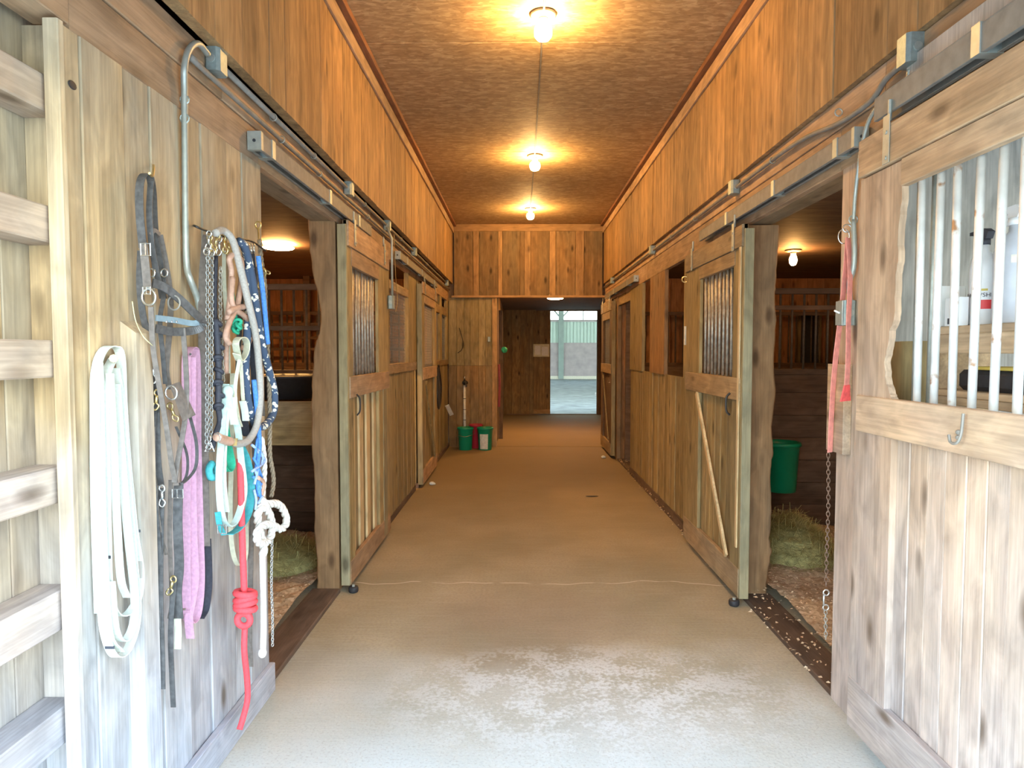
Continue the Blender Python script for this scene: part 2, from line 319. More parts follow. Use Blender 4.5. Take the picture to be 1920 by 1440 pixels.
def concrete():
    m, n, l, b = newmat('worn_concrete'); b.inputs['Roughness'].default_value = .8
    g = n.new('ShaderNodeNewGeometry')
    def noise(sc, det=5, scale=(1, 1, 1), dist=0):
        mp = n.new('ShaderNodeMapping'); mp.inputs['Scale'].default_value = scale; l.new(g.outputs['Position'], mp.inputs[0])
        t = n.new('ShaderNodeTexNoise'); t.inputs['Scale'].default_value = sc; t.inputs['Detail'].default_value = det; t.inputs['Distortion'].default_value = dist; l.new(mp.outputs[0], t.inputs['Vector']); return t.outputs[0]
    def ma(op, a, c, clamp=False):
        x = n.new('ShaderNodeMath'); x.operation = op; x.use_clamp = clamp
        for i, q in enumerate((a, c)):
            if isinstance(q, (int, float)): x.inputs[i].default_value = q
            else: l.new(q, x.inputs[i])
        return x.outputs[0]
    def mr(v, a, c, d=0., e=1.):
        x = n.new('ShaderNodeMapRange'); l.new(v, x.inputs[0])
        for i, q in enumerate((a, c, d, e)): x.inputs[i+1].default_value = q
        return x.outputs[0]
    def mix(f, a, c):
        x = n.new('ShaderNodeMix'); x.data_type = 'RGBA'; l.new(f, x.inputs[0])
        for i, q in ((6, a), (7, c)):
            if isinstance(q, tuple): x.inputs[i].default_value = q+(1,)
            else: l.new(q, x.inputs[i])
        return x.outputs[2]
    sep = n.new('ShaderNodeSeparateXYZ'); l.new(g.outputs['Position'], sep.inputs[0]); X, Y = sep.outputs[0], sep.outputs[1]
    base = mix(mr(noise(1.6), .35, .65), (.33, .28, .165), (.45, .375, .235))
    base = mix(mr(noise(60, 3), .4, .7, 0, .45), base, (.25, .20, .125))
    base = mix(mr(noise(1., 3, (3, 90, 1)), .45, .75, 0, .3), base, (.53, .46, .34))      # broom lines across
    # damp brown patch in the middle of the aisle
    px = ma('MULTIPLY', ma('SUBTRACT', X, .05), ma('SUBTRACT', X, .05)); py = ma('MULTIPLY', ma('SUBTRACT', Y, 3.75), ma('SUBTRACT', Y, 3.75))
    d = ma('ADD', ma('MULTIPLY', px, 1.5), ma('MULTIPLY', py, 1.7)); d = ma('ADD', d, ma('MULTIPLY', noise(2.6, 6), 1.1))
    base = mix(mr(d, .5, 1.5, .5, 0), base, (.23, .155, .10))
    # worn pale crust near the doorway
    q = ma('MULTIPLY', ma('SUBTRACT', Y, 2.95), ma('SUBTRACT', Y, 2.95)); q = ma('ADD', ma('MULTIPLY', q, 3.6), ma('MULTIPLY', ma('MULTIPLY', ma('SUBTRACT', X, .35), ma('SUBTRACT', X, .35)), 1.0))
    f = ma('MULTIPLY', mr(q, .1, 1.2, 1, 0), mr(ma('ADD', ma('MULTIPLY', noise(6, 4), .5), ma('MULTIPLY', noise(45, 6), .5)), .46, .56))
    base = mix(ma('MULTIPLY', f, .8), base, (.70, .68, .62))
    # paler, cooler concrete out to the doorway
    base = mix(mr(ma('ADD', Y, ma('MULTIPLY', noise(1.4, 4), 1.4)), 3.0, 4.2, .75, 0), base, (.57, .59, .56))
    base = mix(mr(noise(95, 4), .54, .66, 0, .45), base, (.34, .29, .23))
    # hairline crack
    cy = ma('ADD', 4.44, ma('MULTIPLY', ma('SUBTRACT', noise(1.7, 2, (1, 0, 0)), .5), .35)); ck = ma('ABSOLUTE', ma('SUBTRACT', Y, cy), 0)
    base = mix(ma('MULTIPLY', mr(ck, .003, .009, 1, 0), mr(noise(6, 2), .4, .5)), base, (.66, .58, .44))
    # darker and browner deeper inside
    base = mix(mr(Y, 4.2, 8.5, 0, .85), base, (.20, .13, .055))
    l.new(base, b.inputs['Base Color'])
    bp = n.new('ShaderNodeBump'); bp.inputs['Strength'].default_value = .3; bp.inputs['Distance'].default_value = .004; l.new(noise(70, 4), bp.inputs['Height']); l.new(bp.outputs[0], b.inputs['Normal'])
    return m
M_floor = concrete()
def osb():
    m, n, l, b = newmat('strand_board'); b.inputs['Roughness'].default_value = .75
    g = n.new('ShaderNodeNewGeometry'); out = None
    dn = n.new('ShaderNodeTexNoise'); dn.inputs['Scale'].default_value = 6; l.new(g.outputs['Position'], dn.inputs['Vector'])
    av = n.new('ShaderNodeVectorMath'); av.operation = 'MULTIPLY_ADD'; l.new(dn.outputs[1], av.inputs[0]); av.inputs[1].default_value = (.05, .05, .05); l.new(g.outputs['Position'], av.inputs[2])
    cols = []
    for sc, seedv in (((14, 34, 1), 0), ((26, 70, 1), 5)):
        mp = n.new('ShaderNodeMapping'); mp.inputs['Scale'].default_value = sc; mp.inputs['Location'].default_value = (seedv, seedv, 0); mp.inputs['Rotation'].default_value = (0, 0, .25 if seedv else -.15)
        l.new(av.outputs[0], mp.inputs[0]); v = n.new('ShaderNodeTexVoronoi'); v.inputs['Scale'].default_value = 1; l.new(mp.outputs[0], v.inputs['Vector'])
        s = n.new('ShaderNodeSeparateColor'); l.new(v.outputs['Color'], s.inputs[0]); cols.append(s.outputs[0])
    a = n.new('ShaderNodeMath'); a.operation = 'MULTIPLY_ADD'; l.new(cols[0], a.inputs[0]); a.inputs[1].default_value = .5
    h = n.new('ShaderNodeMath'); h.operation = 'MULTIPLY'; l.new(cols[1], h.inputs[0]); h.inputs[1].default_value = .5; l.new(h.outputs[0], a.inputs[2])
    r = n.new('ShaderNodeValToRGB'); l.new(a.outputs[0], r.inputs[0]); e = r.color_ramp.elements
    e[0].position = .08; e[0].color = (.30, .185, .085, 1); e[1].position = .95; e[1].color = (.56, .40, .21, 1)
    x = r.color_ramp.elements.new(.5); x.color = (.40, .26, .12, 1)
    l.new(r.outputs[0], b.inputs['Base Color'])
    bp = n.new('ShaderNodeBump'); bp.inputs['Strength'].default_value = .2; bp.inputs['Distance'].default_value = .002; l.new(a.outputs[0], bp.inputs['Height']); l.new(bp.outputs[0], b.inputs['Normal'])
    return m
M_osb = osb()
def bedding():
    m, n, l, b = newmat('shavings'); b.inputs['Roughness'].default_value = .95
    g = n.new('ShaderNodeNewGeometry'); v = n.new('ShaderNodeTexVoronoi'); v.inputs['Scale'].default_value = 55; l.new(g.outputs['Position'], v.inputs['Vector'])
    s = n.new('ShaderNodeSeparateColor'); l.new(v.outputs['Color'], s.inputs[0])
    r = n.new('ShaderNodeValToRGB'); l.new(s.outputs[0], r.inputs[0]); e = r.color_ramp.elements; e[0].color = (.42, .28, .16, 1); e[1].color = (.78, .60, .39, 1); x = r.color_ramp.elements.new(.6); x.color = (.58, .42, .25, 1)
    l.new(r.outputs[0], b.inputs['Base Color'])
    bp = n.new('ShaderNodeBump'); bp.inputs['Strength'].default_value = .6; bp.inputs['Distance'].default_value = .008; l.new(s.outputs[0], bp.inputs['Height']); l.new(bp.outputs[0], b.inputs['Normal']); return m
M_bed = bedding()
M_ground = plain('pale_gravel', (.55, .54, .51), .9, 0, .15, 12, .4)
M_sand = plain('arena_footing', (.34, .34, .32), .95, 0, .3, 2.2, .5)
M_siding = plain('pale_green_steel_siding', (.50, .62, .55), .5, .1, .04, 3, 0)
M_kick = plain('weathered_kickboard', (.42, .36, .36), .8, 0, .12, 3, .1)
M_glassy = plain('frosted_panel', (.8, .9, .92), .3, 0, .03, 3, 0)

def plank(x0, x1, y0, y1, z0, z1, mat, parent, name='plank', c=.003, **k):
    return G().box(x0, x1, y0, y1, z0, z1, c).put(name, mat, parent, **k)
def J(a=.003): return random.uniform(-a, a)

# ================================================================== THE SETTING
floor = G().box(-5.2, 5.2, .3, YF, -.12, 0).put('floor', M_floor, kind='structure')
G().box(-.75, 3.4, YF, 16.6, -.12, .004).put('floor.001', M_floor, kind='structure')
G().box(-14, 14, -14, .3, -.14, -.015).put('floor.002', M_ground, kind='structure')

# ceiling of the aisle: strand board sheets
ceil = G().box(-1.3, 1.6, .9, YF+.1, ZC+.012, ZC+.03).put('ceiling', W_darkx, kind='structure')
y = .92
while y < YF:
    y1 = min(y+1.22, YF)
    plank(XLU-.03, XRU+.03, y+.0015, y1-.0015, ZC, ZC+.012, M_osb, ceil, 'panel', c=.002); y = y1
G().box(XLU-.01, XLU+.06, .95, YF, ZC-.04, ZC-.001).put('trim_1', W_trim, kind='structure')
G().box(XRU-.06, XRU+.01, .95, YF, ZC-.04, ZC-.001).put('trim_2', W_trim, kind='structure')
G().box(XLU, XLU+.02, .95, YF, ZC-.14, ZC-.046).put('trim_3', W_head, kind='structure')
G().box(XRU-.02, XRU, .95, YF, ZC-.14, ZC-.046).put('trim_4', W_head, kind='structure')
G().box(XLU, XRU, YF-.02, YF, ZC-.115, ZC-.002).put('trim_5', W_farx, kind='structure')

wl_ = empty('wall_left', (XL, 3, 0), kind='structure')
wr_ = empty('wall_right', (XR, 3, 0), kind='structure')
# boarding above the headers
def upper(s, xf, par):
    y = .95; ZB = 2.672
    while y < YF-.02:
        w = random.choice((.14, .19, .19, .24, .28)); y1 = min(y+w, YF)
        if YF-y1 < .08: y1 = YF
        d = J(.003)
        plank(xf+d, xf+s*.05, y+.001, y1-.001, ZB, ZC-.001, W_up, par, c=.002); y = y1
upper(-1, XLU, wl_); upper(1, XRU, wr_)
# headers: two boards high, in lengths
def header(s, x, zb, par):
    for z0, z1, cuts, d in ((zb, 2.535, (1.74, 2.98, 4.9, 7.4, YF), 0), (2.537, 2.67, (1.2, 2.62, 5.2, 8.1, YF), .006)):
        for a, b in zip(cuts, cuts[1:]): plank(x-s*d, x+s*.04, a+.002, b-.002, z0, z1, W_head, par, 'header_board')
    plank(x+s*.04, x+s*.17, 2.9, 4.4, zb+.002, zb+.14, W_stallh, par, 'lintel')
header(-1, XL, 2.387, wl_); header(1, XR, 2.352, wr_)
plank(-1.25, XL, .98, 1.74, 2.40, 2.67, W_head, wl_, 'header_board')
plank(XR, 1.46, .98, 1.74, 2.40, 2.67, W_head, wr_, 'header_board')

# tack wall: vertical boards between the barn door and the first stall
ys = [onX(px, 700, XL).y for px in (119, 132, 166, 243, 292, 343, 385, 432, 459)]+[3.0]
for i, (a, b) in enumerate(zip(ys, ys[1:])):
    d = (.012, 0, .004, -.002, .003, -.003, .002, 0, .004)[i]
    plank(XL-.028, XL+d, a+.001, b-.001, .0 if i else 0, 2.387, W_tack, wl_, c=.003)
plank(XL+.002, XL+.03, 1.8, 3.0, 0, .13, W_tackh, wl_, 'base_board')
G().blob((XL+.002, onX(132, 158, XL).y+.005, onX(132, 158, XL).z), .014, (.15, 1.2, .8)).put('knothole', M_rubber, wl_)
# stub stud with a cut top
q0, q1 = onX(222, 600, XL).y, onX(285, 630, XL+.05).y
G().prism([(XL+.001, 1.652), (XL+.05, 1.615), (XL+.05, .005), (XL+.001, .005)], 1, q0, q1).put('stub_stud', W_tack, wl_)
# open framing left of the boards: outer sheathing and girts
y = .98
for w in (.16, .19, .14, .18, .15):
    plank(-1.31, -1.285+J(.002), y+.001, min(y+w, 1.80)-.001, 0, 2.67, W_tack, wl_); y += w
for k, (z0, z1) in enumerate(((2.43, 2.52), (2.165, 2.257), (1.838, 1.93), (1.495, 1.59), (1.168, 1.262), (.835, .94), (.53, .63), (.2, .3))):
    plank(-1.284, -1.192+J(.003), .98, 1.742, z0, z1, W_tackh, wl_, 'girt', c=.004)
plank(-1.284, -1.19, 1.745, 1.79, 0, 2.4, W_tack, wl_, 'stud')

def wavy_post(s, prof, y0, y1, xin, par, mat=W_post):
    """prof: (px, py) along the gnawed edge, read on the plane y0"""
    pr = [onY(a, b, y0) for a, b in prof]; P = []
    for a, b in zip(pr, pr[1:]):
        for k in range(5):
            t = k/5; p = a.lerp(b, t); P.append((p.x+J(.0035), p.z))
    P.append((pr[-1].x, pr[-1].z)); P = [(xin, P[0][1])]+P+[(xin, P[-1][1])]
    # sliver quads so that the concave outline fills cleanly
    g = G(); edge = P[1:-1]
    V = []
    for x, z in edge: V += [(x, y0+.006, z), (x-s*.008, y0, z), (xin, y0, z), (xin, y1, z), (x, y1, z)]
    n = len(edge); F = [(i*5+k, i*5+(k+1) % 5, (i+1)*5+(k+1) % 5, (i+1)*5+k) for i in range(n-1) for k in range(5)]
    F += [tuple(range(5)), tuple(range(n*5-5, n*5))]
    g.add(V, F); return g.put('post', mat, par)
wavy_post(-1, [(577, 402), (580, 470), (586, 510), (594, 545), (602, 590), (598, 625), (589, 650), (586, 700), (583, 760), (584, 830), (589, 900), (589, 990), (595, 1060), (594, 1108)], 4.26, 4.36, XL-.012, wl_)
wavy_post(1, [(1462, 422), (1459, 470), (1456, 530), (1453, 560), (1456, 600), (1451, 690), (1455, 740), (1447, 800), (1450, 850), (1445, 880), (1448, 960), (1443, 1010), (1447, 1035), (1439, 1080), (1437, 1115)], 4.19, 4.29, XR+.012, wr_)
plank(XR, XR+.10, 2.70, 2.96, 0, 2.352, W_door, wr_, 'post')
plank(XR+.10, XR+.16, 2.80, 2.94, 0, 2.352, W_post, wr_, 'post')
# sills
plank(XL-.19, XL-.005, 3.0, 4.25, -.02, .025, W_darkh, wl_, 'sill', c=.006)
plank(XR+.005, XR+.19, 2.90, 4.19, -.02, .025, W_darkh, wr_, 'sill', c=.006)

# ---- left stall front beyond the first door
def boards(x, s, y0, y1, z0, z1, mat, par, ws=(.12, .15, .18), th=.025, jit=.004):
    y = y0
    while y < y1-.001:
        b = min(y+random.choice(ws), y1)
        if y1-b < .05: b = y1
        d = J(jit); plank(x+s*(.004+d), x+s*th, y+.001, b-.001, z0, z1, mat, par); y = b
def front_window(x, s, y0, y1, z0, z1, par, mesh=True):
    """wire mesh with a thin frame behind a stall front opening"""
    g = G(); n = int((y1-y0)/.03); xm = x+s*.03
    if mesh:
        for i in range(n+1): yy = y0+(y1-y0)*i/n; g.box(xm-.0013, xm+.0013, yy-.0013, yy+.0013, z0, z1, 0)
        m = int((z1-z0)/.03)
        for i in range(m+1): zz = z0+(z1-z0)*i/m; g.box(xm-.0013, xm+.0013, y0, y1, zz-.0013, zz+.0013, 0)
        g.put('wire_mesh', M_rail, par, kind='stuff')
xs = XL-.012
boards(xs, -1, 4.37, 7.45, .06, 1.36, W_stall, wl_)
plank(xs-.03, xs+.004, 4.37, 7.45, 0, .06, W_darkh, wl_, 'base_board')
plank(xs-.03, xs+.012, 4.37, 7.55, 1.36, 1.45, W_stallh, wl_, 'rail')
plank(xs-.03, xs+.006, 4.37, 7.55, 2.13, 2.21, W_stallh, wl_, 'rail')
for a, b in ((4.37, 4.48), (5.66, 5.98), (7.02, 7.55)): plank(xs-.04, xs+.008, a, b, 1.45, 2.387, W_stall, wl_, 'stud')
front_window(xs, -1, 5.98, 7.02, 1.45, 2.13, wl_)
# stall front between the second door and the far wall
boards(xs, -1, 7.55, YF-.01, .06, 1.36, W_stall, wl_)
plank(xs-.03, xs+.02, 7.55, YF, 0, .06, W_darkh, wl_, 'base_board')
plank(xs-.03, xs+.012, 7.56, YF-.01, 1.36, 1.44, W_stallh, wl_, 'rail')
plank(xs-.03, xs+.006, 7.56, YF-.01, 2.13, 2.25, W_stallh, wl_, 'rail')
for a, b in ((7.56, 7.72), (8.75, 9.0), (9.80, 10.05), (10.75, 10.94)): plank(xs-.04, xs+.008, a, b, 1.44, 2.387, W_stall, wl_, 'stud')
front_window(xs, -1, 9.0, 9.80, 1.44, 2.13, wl_); front_window(xs, -1, 10.05, 10.75, 1.44, 2.13, wl_)

# ---- right stall front
xs = XR+.012
boards(xs, 1, 4.30, 8.5, .10, 1.34, W_stall, wr_)
plank(xs-.006, xs+.03, 4.30, 8.5, 0, .10, W_darkh, wr_, 'base_board')
plank(xs-.008, xs+.03, 4.30, 5.62, 1.34, 1.40, W_stallh, wr_, 'rail')
for a, b, m in ((4.30, 4.42, W_stall), (5.45, 5.74, W_stall), (6.50, 7.22, W_post), (7.68, 8.5, W_stall)): plank(xs-.012, xs+.025, a, b, 1.34, 2.352, m, wr_, 'stud')
plank(xs, xs+.05, 8.5, YF-.02, 2.22, 2.352, W_stallh, wr_, 'rail')
boards(xs, 1, 9.72, YF-.02, 0, 2.2, W_stall, wr_)
plank(xs-.008, xs+.05, 9.60, 9.72, 0, 2.352, W_post, wr_, 'stud')
plank(xs, xs+.12, 8.5, 9.60, 0, .02, W_darkh, wr_, 'sill')

# ---- far wall
wf = empty('wall_far', (0, YF, 0), kind='structure')
seam = [(851, 0), (887, 1), (898, 0), (934, 1), (942, 0), (975, 0), (983, 1), (995, 0), (1030, 1), (1042, 0), (1079, 1), (1095, 0), (1130, 0)]
for (a, k), (b, _) in zip(seam, seam[1:]):
    xa, xb = onY(a, 500, YF).x, onY(b, 500, YF).x
    plank(xa+.002, xb-.002, YF-(.018 if k else .004+J(.003)), YF+.02, 2.48, ZC-.115, W_up if k else W_far, wf)
plank(-1.10, 1.42, YF-.05, YF+.05, 2.445, 2.48, W_farx, wf, 'ledge_board')
cuts = [-1.155, -1.02, -.90, -.80, -.66, -.55, -.44]
for a, b in zip(cuts, cuts[1:]):
    plank(a+.001, b-.001, YF-.002+J(.003), YF+.02, 1.34, 2.445, W_stall, wf)
    plank(a+.001, b-.001, YF-.022+J(.003), YF+.02, .0, 1.335, W_far, wf)
plank(-.44, -.36, YF-.03, YF+.06, 0, 2.445, W_up, wf, 'corner_post')
# passage behind it
for y0, y1 in [(YF+.06+i*.61, YF+.06+(i+1)*.61) for i in range(9)]:
    plank(-.40, -.375+J(.003), y0+.002, y1-.002, 0, 2.62, W_far, wf)
G().box(-.5, 3.4, YF+.05, 16.6, 2.60, 2.66).put('ceiling.001', W_darkx, kind='structure')
plank(1.44, 3.4, YF+.02, YF+.06, 0, 2.45, W_dark, wf, 'panel')
plank(3.35, 3.4, YF+.06, 16.6, 0, 2.6, W_dark, wf, 'panel')
wb = empty('wall_back', (0, 16.55, 0), kind='structure')
xx = -.40
while xx < .42:
    w = random.choice((.14, .18, .22)); plank(xx+.002, min(xx+w, .44)-.002, 16.55+J(.005), 16.6, 0, 2.6, W_far, wb); xx += w
plank(1.96, 3.35, 16.55, 16.6, 0, 2.6, W_dark, wb, 'panel')
plank(.42, 1.96, 16.54, 16.6, 2.57, 2.62, W_darkx, wb, 'header_board')
plank(1.93, 2.0, 16.50, 16.6, 0, 2.6, W_dark, wb, 'jamb')
plank(-.3, 1.96, 16.50, 16.6, 0, .02, W_darkx, wb, 'sill')

# ---- gable above the barn entrance, outer walls
ft = empty('wall_front', (0, .92, 2.6), kind='structure')
plank(-5.2, 5.2, .88, .92, 2.36, 3.9, W_head, ft, 'panel')
plank(-5.2, -1.31, .88, .93, 0, 2.75, W_head, ft, 'panel'); plank(1.5, 1.62, .88, .93, 0, 2.75, W_head, ft, 'panel'); plank(2.9, 5.2, .88, .93, 0, 2.75, W_head, ft, 'panel'); plank(1.62, 2.9, .88, .93, 0, .9, W_head, ft, 'panel')  # opening left in the unseen feed room front, added for daylight on the shelves

for x0, x1, y0, y1, z0, z1 in ((-5.25, -5.2, .88, YF+.1, 0, 3.9), (5.2, 5.25, .88, YF+.1, 0, 3.9), (-5.2, 5.2, .93, YF+.1, 3.9, 3.94), (-5.2, -.5, YF+.06, YF+.12, 0, 3.9), (1.50, 5.2, YF+.06, YF+.12, 0, 3.9), (-.5, 1.5, YF+.06, YF+.12, 2.66, 3.9),
                               (-.55, -.42, YF, 16.65, 0, 2.7), (3.42, 3.5, YF, 16.65, 0, 2.7), (-.5, .44, 16.61, 16.66, 0, 5.1), (1.98, 3.5, 16.61, 16.66, 0, 5.1), (.44, 1.98, 16.61, 16.66, 2.6, 5.1)):
    plank(x0, x1, y0, y1, z0, z1, W_dark, ft, 'sheathing')
G().box(-.5, 3.5, YF+.1, 16.65, 2.67, 2.75).put('ceiling.003', W_darkx, kind='structure')
# ---- stalls: outer walls, ceilings, partitions
def stall_side(s, xin, xout, yparts, name_c, name_w):
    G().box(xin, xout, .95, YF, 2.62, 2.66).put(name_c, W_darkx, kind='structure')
    w = empty(name_w, (xout, 5, 0), kind='structure')
    y = .95
    while y < YF:
        plank(xout, xout+s*.03, y+.002, min(y+.3, YF)-.002, 0, 2.62, W_red, w); y += .3
    e = empty(name_w+'_end', (xin, 9.7, 0), kind='structure')
    n = 14
    for i in range(n):
        a = xin+(xout-xin)*i/n; b = xin+(xout-xin)*(i+1)/n
        plank(min(a, b)+.002, max(a, b)-.002, 9.72+J(.004), 9.75, 0, 2.62, W_red, e)
    return w, e
stall_side(-1, -1.2, -4.6, None, 'ceiling_left', 'wall_outer_left')
_, er = stall_side(1, 1.46, 4.9, None, 'ceiling_right', 'wall_outer_right')
wn1 = onY(1500, 592, 9.7); wn2 = onY(1531, 700, 9.7)
w1 = G().box(wn1.x, wn2.x, 9.66, 9.69, wn2.z, wn1.z).put('window_1', M_rubber, kind='structure')
for a, b, c_, d in ((wn1.x-.04, wn1.x, wn2.z-.04, wn1.z+.04), (wn2.x, wn2.x+.04, wn2.z-.04, wn1.z+.04), (wn1.x, wn2.x, wn1.z, wn1.z+.04), (wn1.x, wn2.x, wn2.z-.04, wn2.z)):
    plank(a, b, 9.65, 9.70, c_, d, W_stall, w1, 'window_frame')
def partition(s, x0, x1, y, zb, zt, mat, tag_, rails=()):
    lab = setp(empty('stall_partition', ((x0+x1)/2, y, 0)), kind='structure')
    n = 12; lo, hi = min(x0, x1), max(x0, x1); zz = 0; k = 0
    while zz < zb-.02:
        z1 = min(zz+.2, zb); plank(lo, hi, y+J(.003), y+.04, zz+.001, z1-.001, mat, lab); zz = z1
    plank(lo, hi, y-.01, y+.05, zb, zb+.05, W_darkx, lab, 'rail'); plank(lo, hi, y-.01, y+.05, zt-.05, zt, W_darkx, lab, 'rail')
    for r in rails: plank(lo, hi, y-.005, y+.02, r-.02, r+.02, W_darkx, lab, 'rail')
    x = lo+.06
    while x < hi:
        G().tube([(x, y+.02, zb+.04), (x, y+.02, zt-.04)], .011, 8).put('bar', M_bardark, lab, smooth=True); x += .105
    for xx in (lo+.04, (lo+hi)/2, hi-.04): plank(xx-.045, xx+.045, y-.02, y+.06, 0, 2.62, W_darkx, lab, 'post')
    return lab
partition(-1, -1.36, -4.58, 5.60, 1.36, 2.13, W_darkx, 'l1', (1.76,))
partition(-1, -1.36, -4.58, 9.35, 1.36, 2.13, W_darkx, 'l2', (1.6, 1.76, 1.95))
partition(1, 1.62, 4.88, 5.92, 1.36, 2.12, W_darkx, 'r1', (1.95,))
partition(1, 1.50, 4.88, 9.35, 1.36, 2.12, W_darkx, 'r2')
# wall between the feed room and the first right stall
fw = empty('wall_feed_room', (2.2, 2.9, 0), kind='structure')
for i in range(9): plank(1.58+i*.37, 1.58+(i+1)*.37-.002, 2.86+J(.003), 2.90, 0, 2.62, M_ply if i < 3 else W_stall, fw)
plank(2.3, 2.33, .95, 2.86, 0, 2.62, M_ply, fw, 'panel')

# ================================================================== SLIDING DOORS
def hanger(x, s, y, ztop, door):
    h = G().box(x-s*.004, x-s*.001, y-.022, y+.022, ztop-.14, ztop+.03, .001).put('hanger', M_galv, door)
    G().tube([(x+s*.008, y, ztop+.01), (x+s*.008, y, ztop+.085)], .007, 6).put('hanger_bolt', M_galv, h)
    for z in (ztop-.12, ztop-.03): G().lathe([(.007, 0), (.007, .004)], (x-s*.008, y, z), 8, axis=0).put('bolt', M_galv, h)
def sliding_door(n, s, y0, y1, x, zt, win, nb, bar, m_st, m_rl, m_pl, brace=None, edge=None, z0=.045, toprails=None, btm=.17, chew=None, widths=(.1, .13), alt=False):
    d = empty('door_%d' % n, (x, (y0+y1)/2, z0), kind='structure')
    wa, wb_, zb, zw = win
    xb = x+s*.026; xe = x+s*.052
    if chew is None: plank(x, xb, y0, wa, z0, zt, m_st, d, 'stile')
    else:
        # far stile is gnawed for the near right door; here the near one is plain
        plank(x, xb, y0, wa, z0, zt, m_st, d, 'stile')
    if chew:
        g = G(); V = []
        P = [onX(a, b, x) for a, b in chew]; Q = [Vector((x, P[0].y, zt-.15))]
        for a, b in zip(P, P[1:]):
            for k in range(4): q = a.lerp(b, k/4); q.y += J(.003); Q.append(q)
        Q += [P[-1], Vector((x, P[-1].y, z0))]
        for q in Q: V += [(x, q.y, q.z), (xb, q.y+.004, q.z), (xb, y1, q.z), (x, y1, q.z)]
        m = len(Q); g.add(V, [(i*4+k, i*4+(k+1) % 4, (i+1)*4+(k+1) % 4, (i+1)*4+k) for i in range(m-1) for k in range(4)]+[(0, 1, 2, 3), (m*4-4, m*4-3, m*4-2, m*4-1)]).put('stile', m_st, d)
    else: plank(x, xb, wb_, y1, z0, zt, m_st, d, 'stile')
    tr = toprails or [(zw, zw+(zt-zw)*.42), (zw+(zt-zw)*.42, zt)]
    for i, (a, b) in enumerate(tr):
        full = i == len(tr)-1
        plank(x-s*(.012 if full else .004), xb, (y0 if full else wa-.03), (y1 if full else wb_+.02), a+.001, b-.001, m_rl, d, 'rail')
    plank(x-s*.008, xb, y0+.02, y1-.02, zb-.14, zb, m_rl, d, 'rail')
    plank(x-s*.004, xb, y0, y1, z0, z0+btm, m_rl, d, 'rail')
    y = y0+.004; k = 0
    while y < y1-.005:
        b = min(y+random.choice(widths), y1-.004)
        if y1-b < .03: b = y1-.004
        dd = (.0 if k % 2 else .014) if alt else J(.002)
        plank(xb+s*(.002+dd), xe+s*.002, y+.001, b-.001, z0+.01, zb-.02, m_pl if not (alt and k % 2) else W_yel, d); y = b; k += 1
    for i in range(nb):
        yy = wa+(wb_-wa)*(i+.5)/nb
        G().tube([(xb+s*.008, yy, zb-.03), (xb+s*.008+J(.004), yy+J(.006), zw+.03)], .0105 if bar is not M_barnear else .0125, 10).put('bar', bar, d, smooth=True)
    if edge: plank(x+s*.001, xe+s*.006, y0-.02, y0, z0, zt-.03, edge, d, 'edge_board')
    for yy in (y0+.16, y1-.2): hanger(x-s*.013, s, yy, zt, d)
    return d
# door 1: left, slid open past the first stall
d1 = sliding_door(1, -1, 4.27, 5.60, -1.095, 2.40, (4.40, 5.20, 1.40, 2.12), 9, M_bar, W_stall, W_head, W_stall, edge=W_green, alt=True, widths=(.11, .13), btm=.15)
G().tube(cr([(-1.075, 4.40, 1.28), (-1.055, 4.40, 1.25), (-1.055, 4.40, 1.17), (-1.075, 4.40, 1.14)]), .006, 6).put('door_handle', M_iron, d1)
plank(-1.098, -1.09, 5.34, 5.48, .06, 1.26, W_green, d1, 'batten')
# door 2: left, farther along
d2 = sliding_door(2, -1, 7.56, 8.86, -1.095, 2.36, (7.74, 8.66, 1.38, 2.12), 0, M_bar, W_stall, W_head, W_stall, edge=W_green)
front_window(-1.10, -1, 7.74, 8.66, 1.38, 2.12, d2)
g = G(); a = Vector((-1.088, 7.8, 1.2)); b = Vector((-1.088, 8.6, .22)); g.ribbon([a, b], .07, .02, (0, 1, .8)).put('brace', W_stall, d2)
# door 4: right, slid open past the stall
d4 = sliding_door(4, 1, 4.06, 5.42, 1.352, 2.33, (4.24, 5.02, 1.40, 2.10), 9, M_bar, W_stall, W_stallh, W_stall, edge=W_green, btm=.18)
G().ribbon([(1.344, 5.05, 1.25), (1.344, 4.28, .24)], .035, .016, (0, 1, .9)).put('brace', W_yel, d4)
plank(1.342, 1.352, 4.085, 4.12, .35, 2.30, W_yel, d4, 'batten')
G().tube(cr([(1.34, 4.24, 1.30), (1.318, 4.24, 1.27), (1.318, 4.24, 1.19), (1.34, 4.24, 1.16)]), .007, 6).put('door_handle', M_iron, d4)
# door 5: right, at the far end
d5 = sliding_door(5, 1, 9.72, 10.9, 1.345, 2.33, (9.92, 10.7, 1.38, 2.05), 0, M_bar, W_dark, W_stallh, W_dark, edge=W_stall)
front_window(1.35, 1, 9.92, 10.7, 1.38, 2.05, d5)
G().ribbon([(1.337, 10.6, 1.2), (1.337, 9.95, .25)], .03, .014, (0, 1, .9)).put('brace', W_stall, d5)
G().torus((1.33, 9.85, 1.13), .02, .004, (0, 1, 0), 12, 5).put('ring', M_nickel, d5)
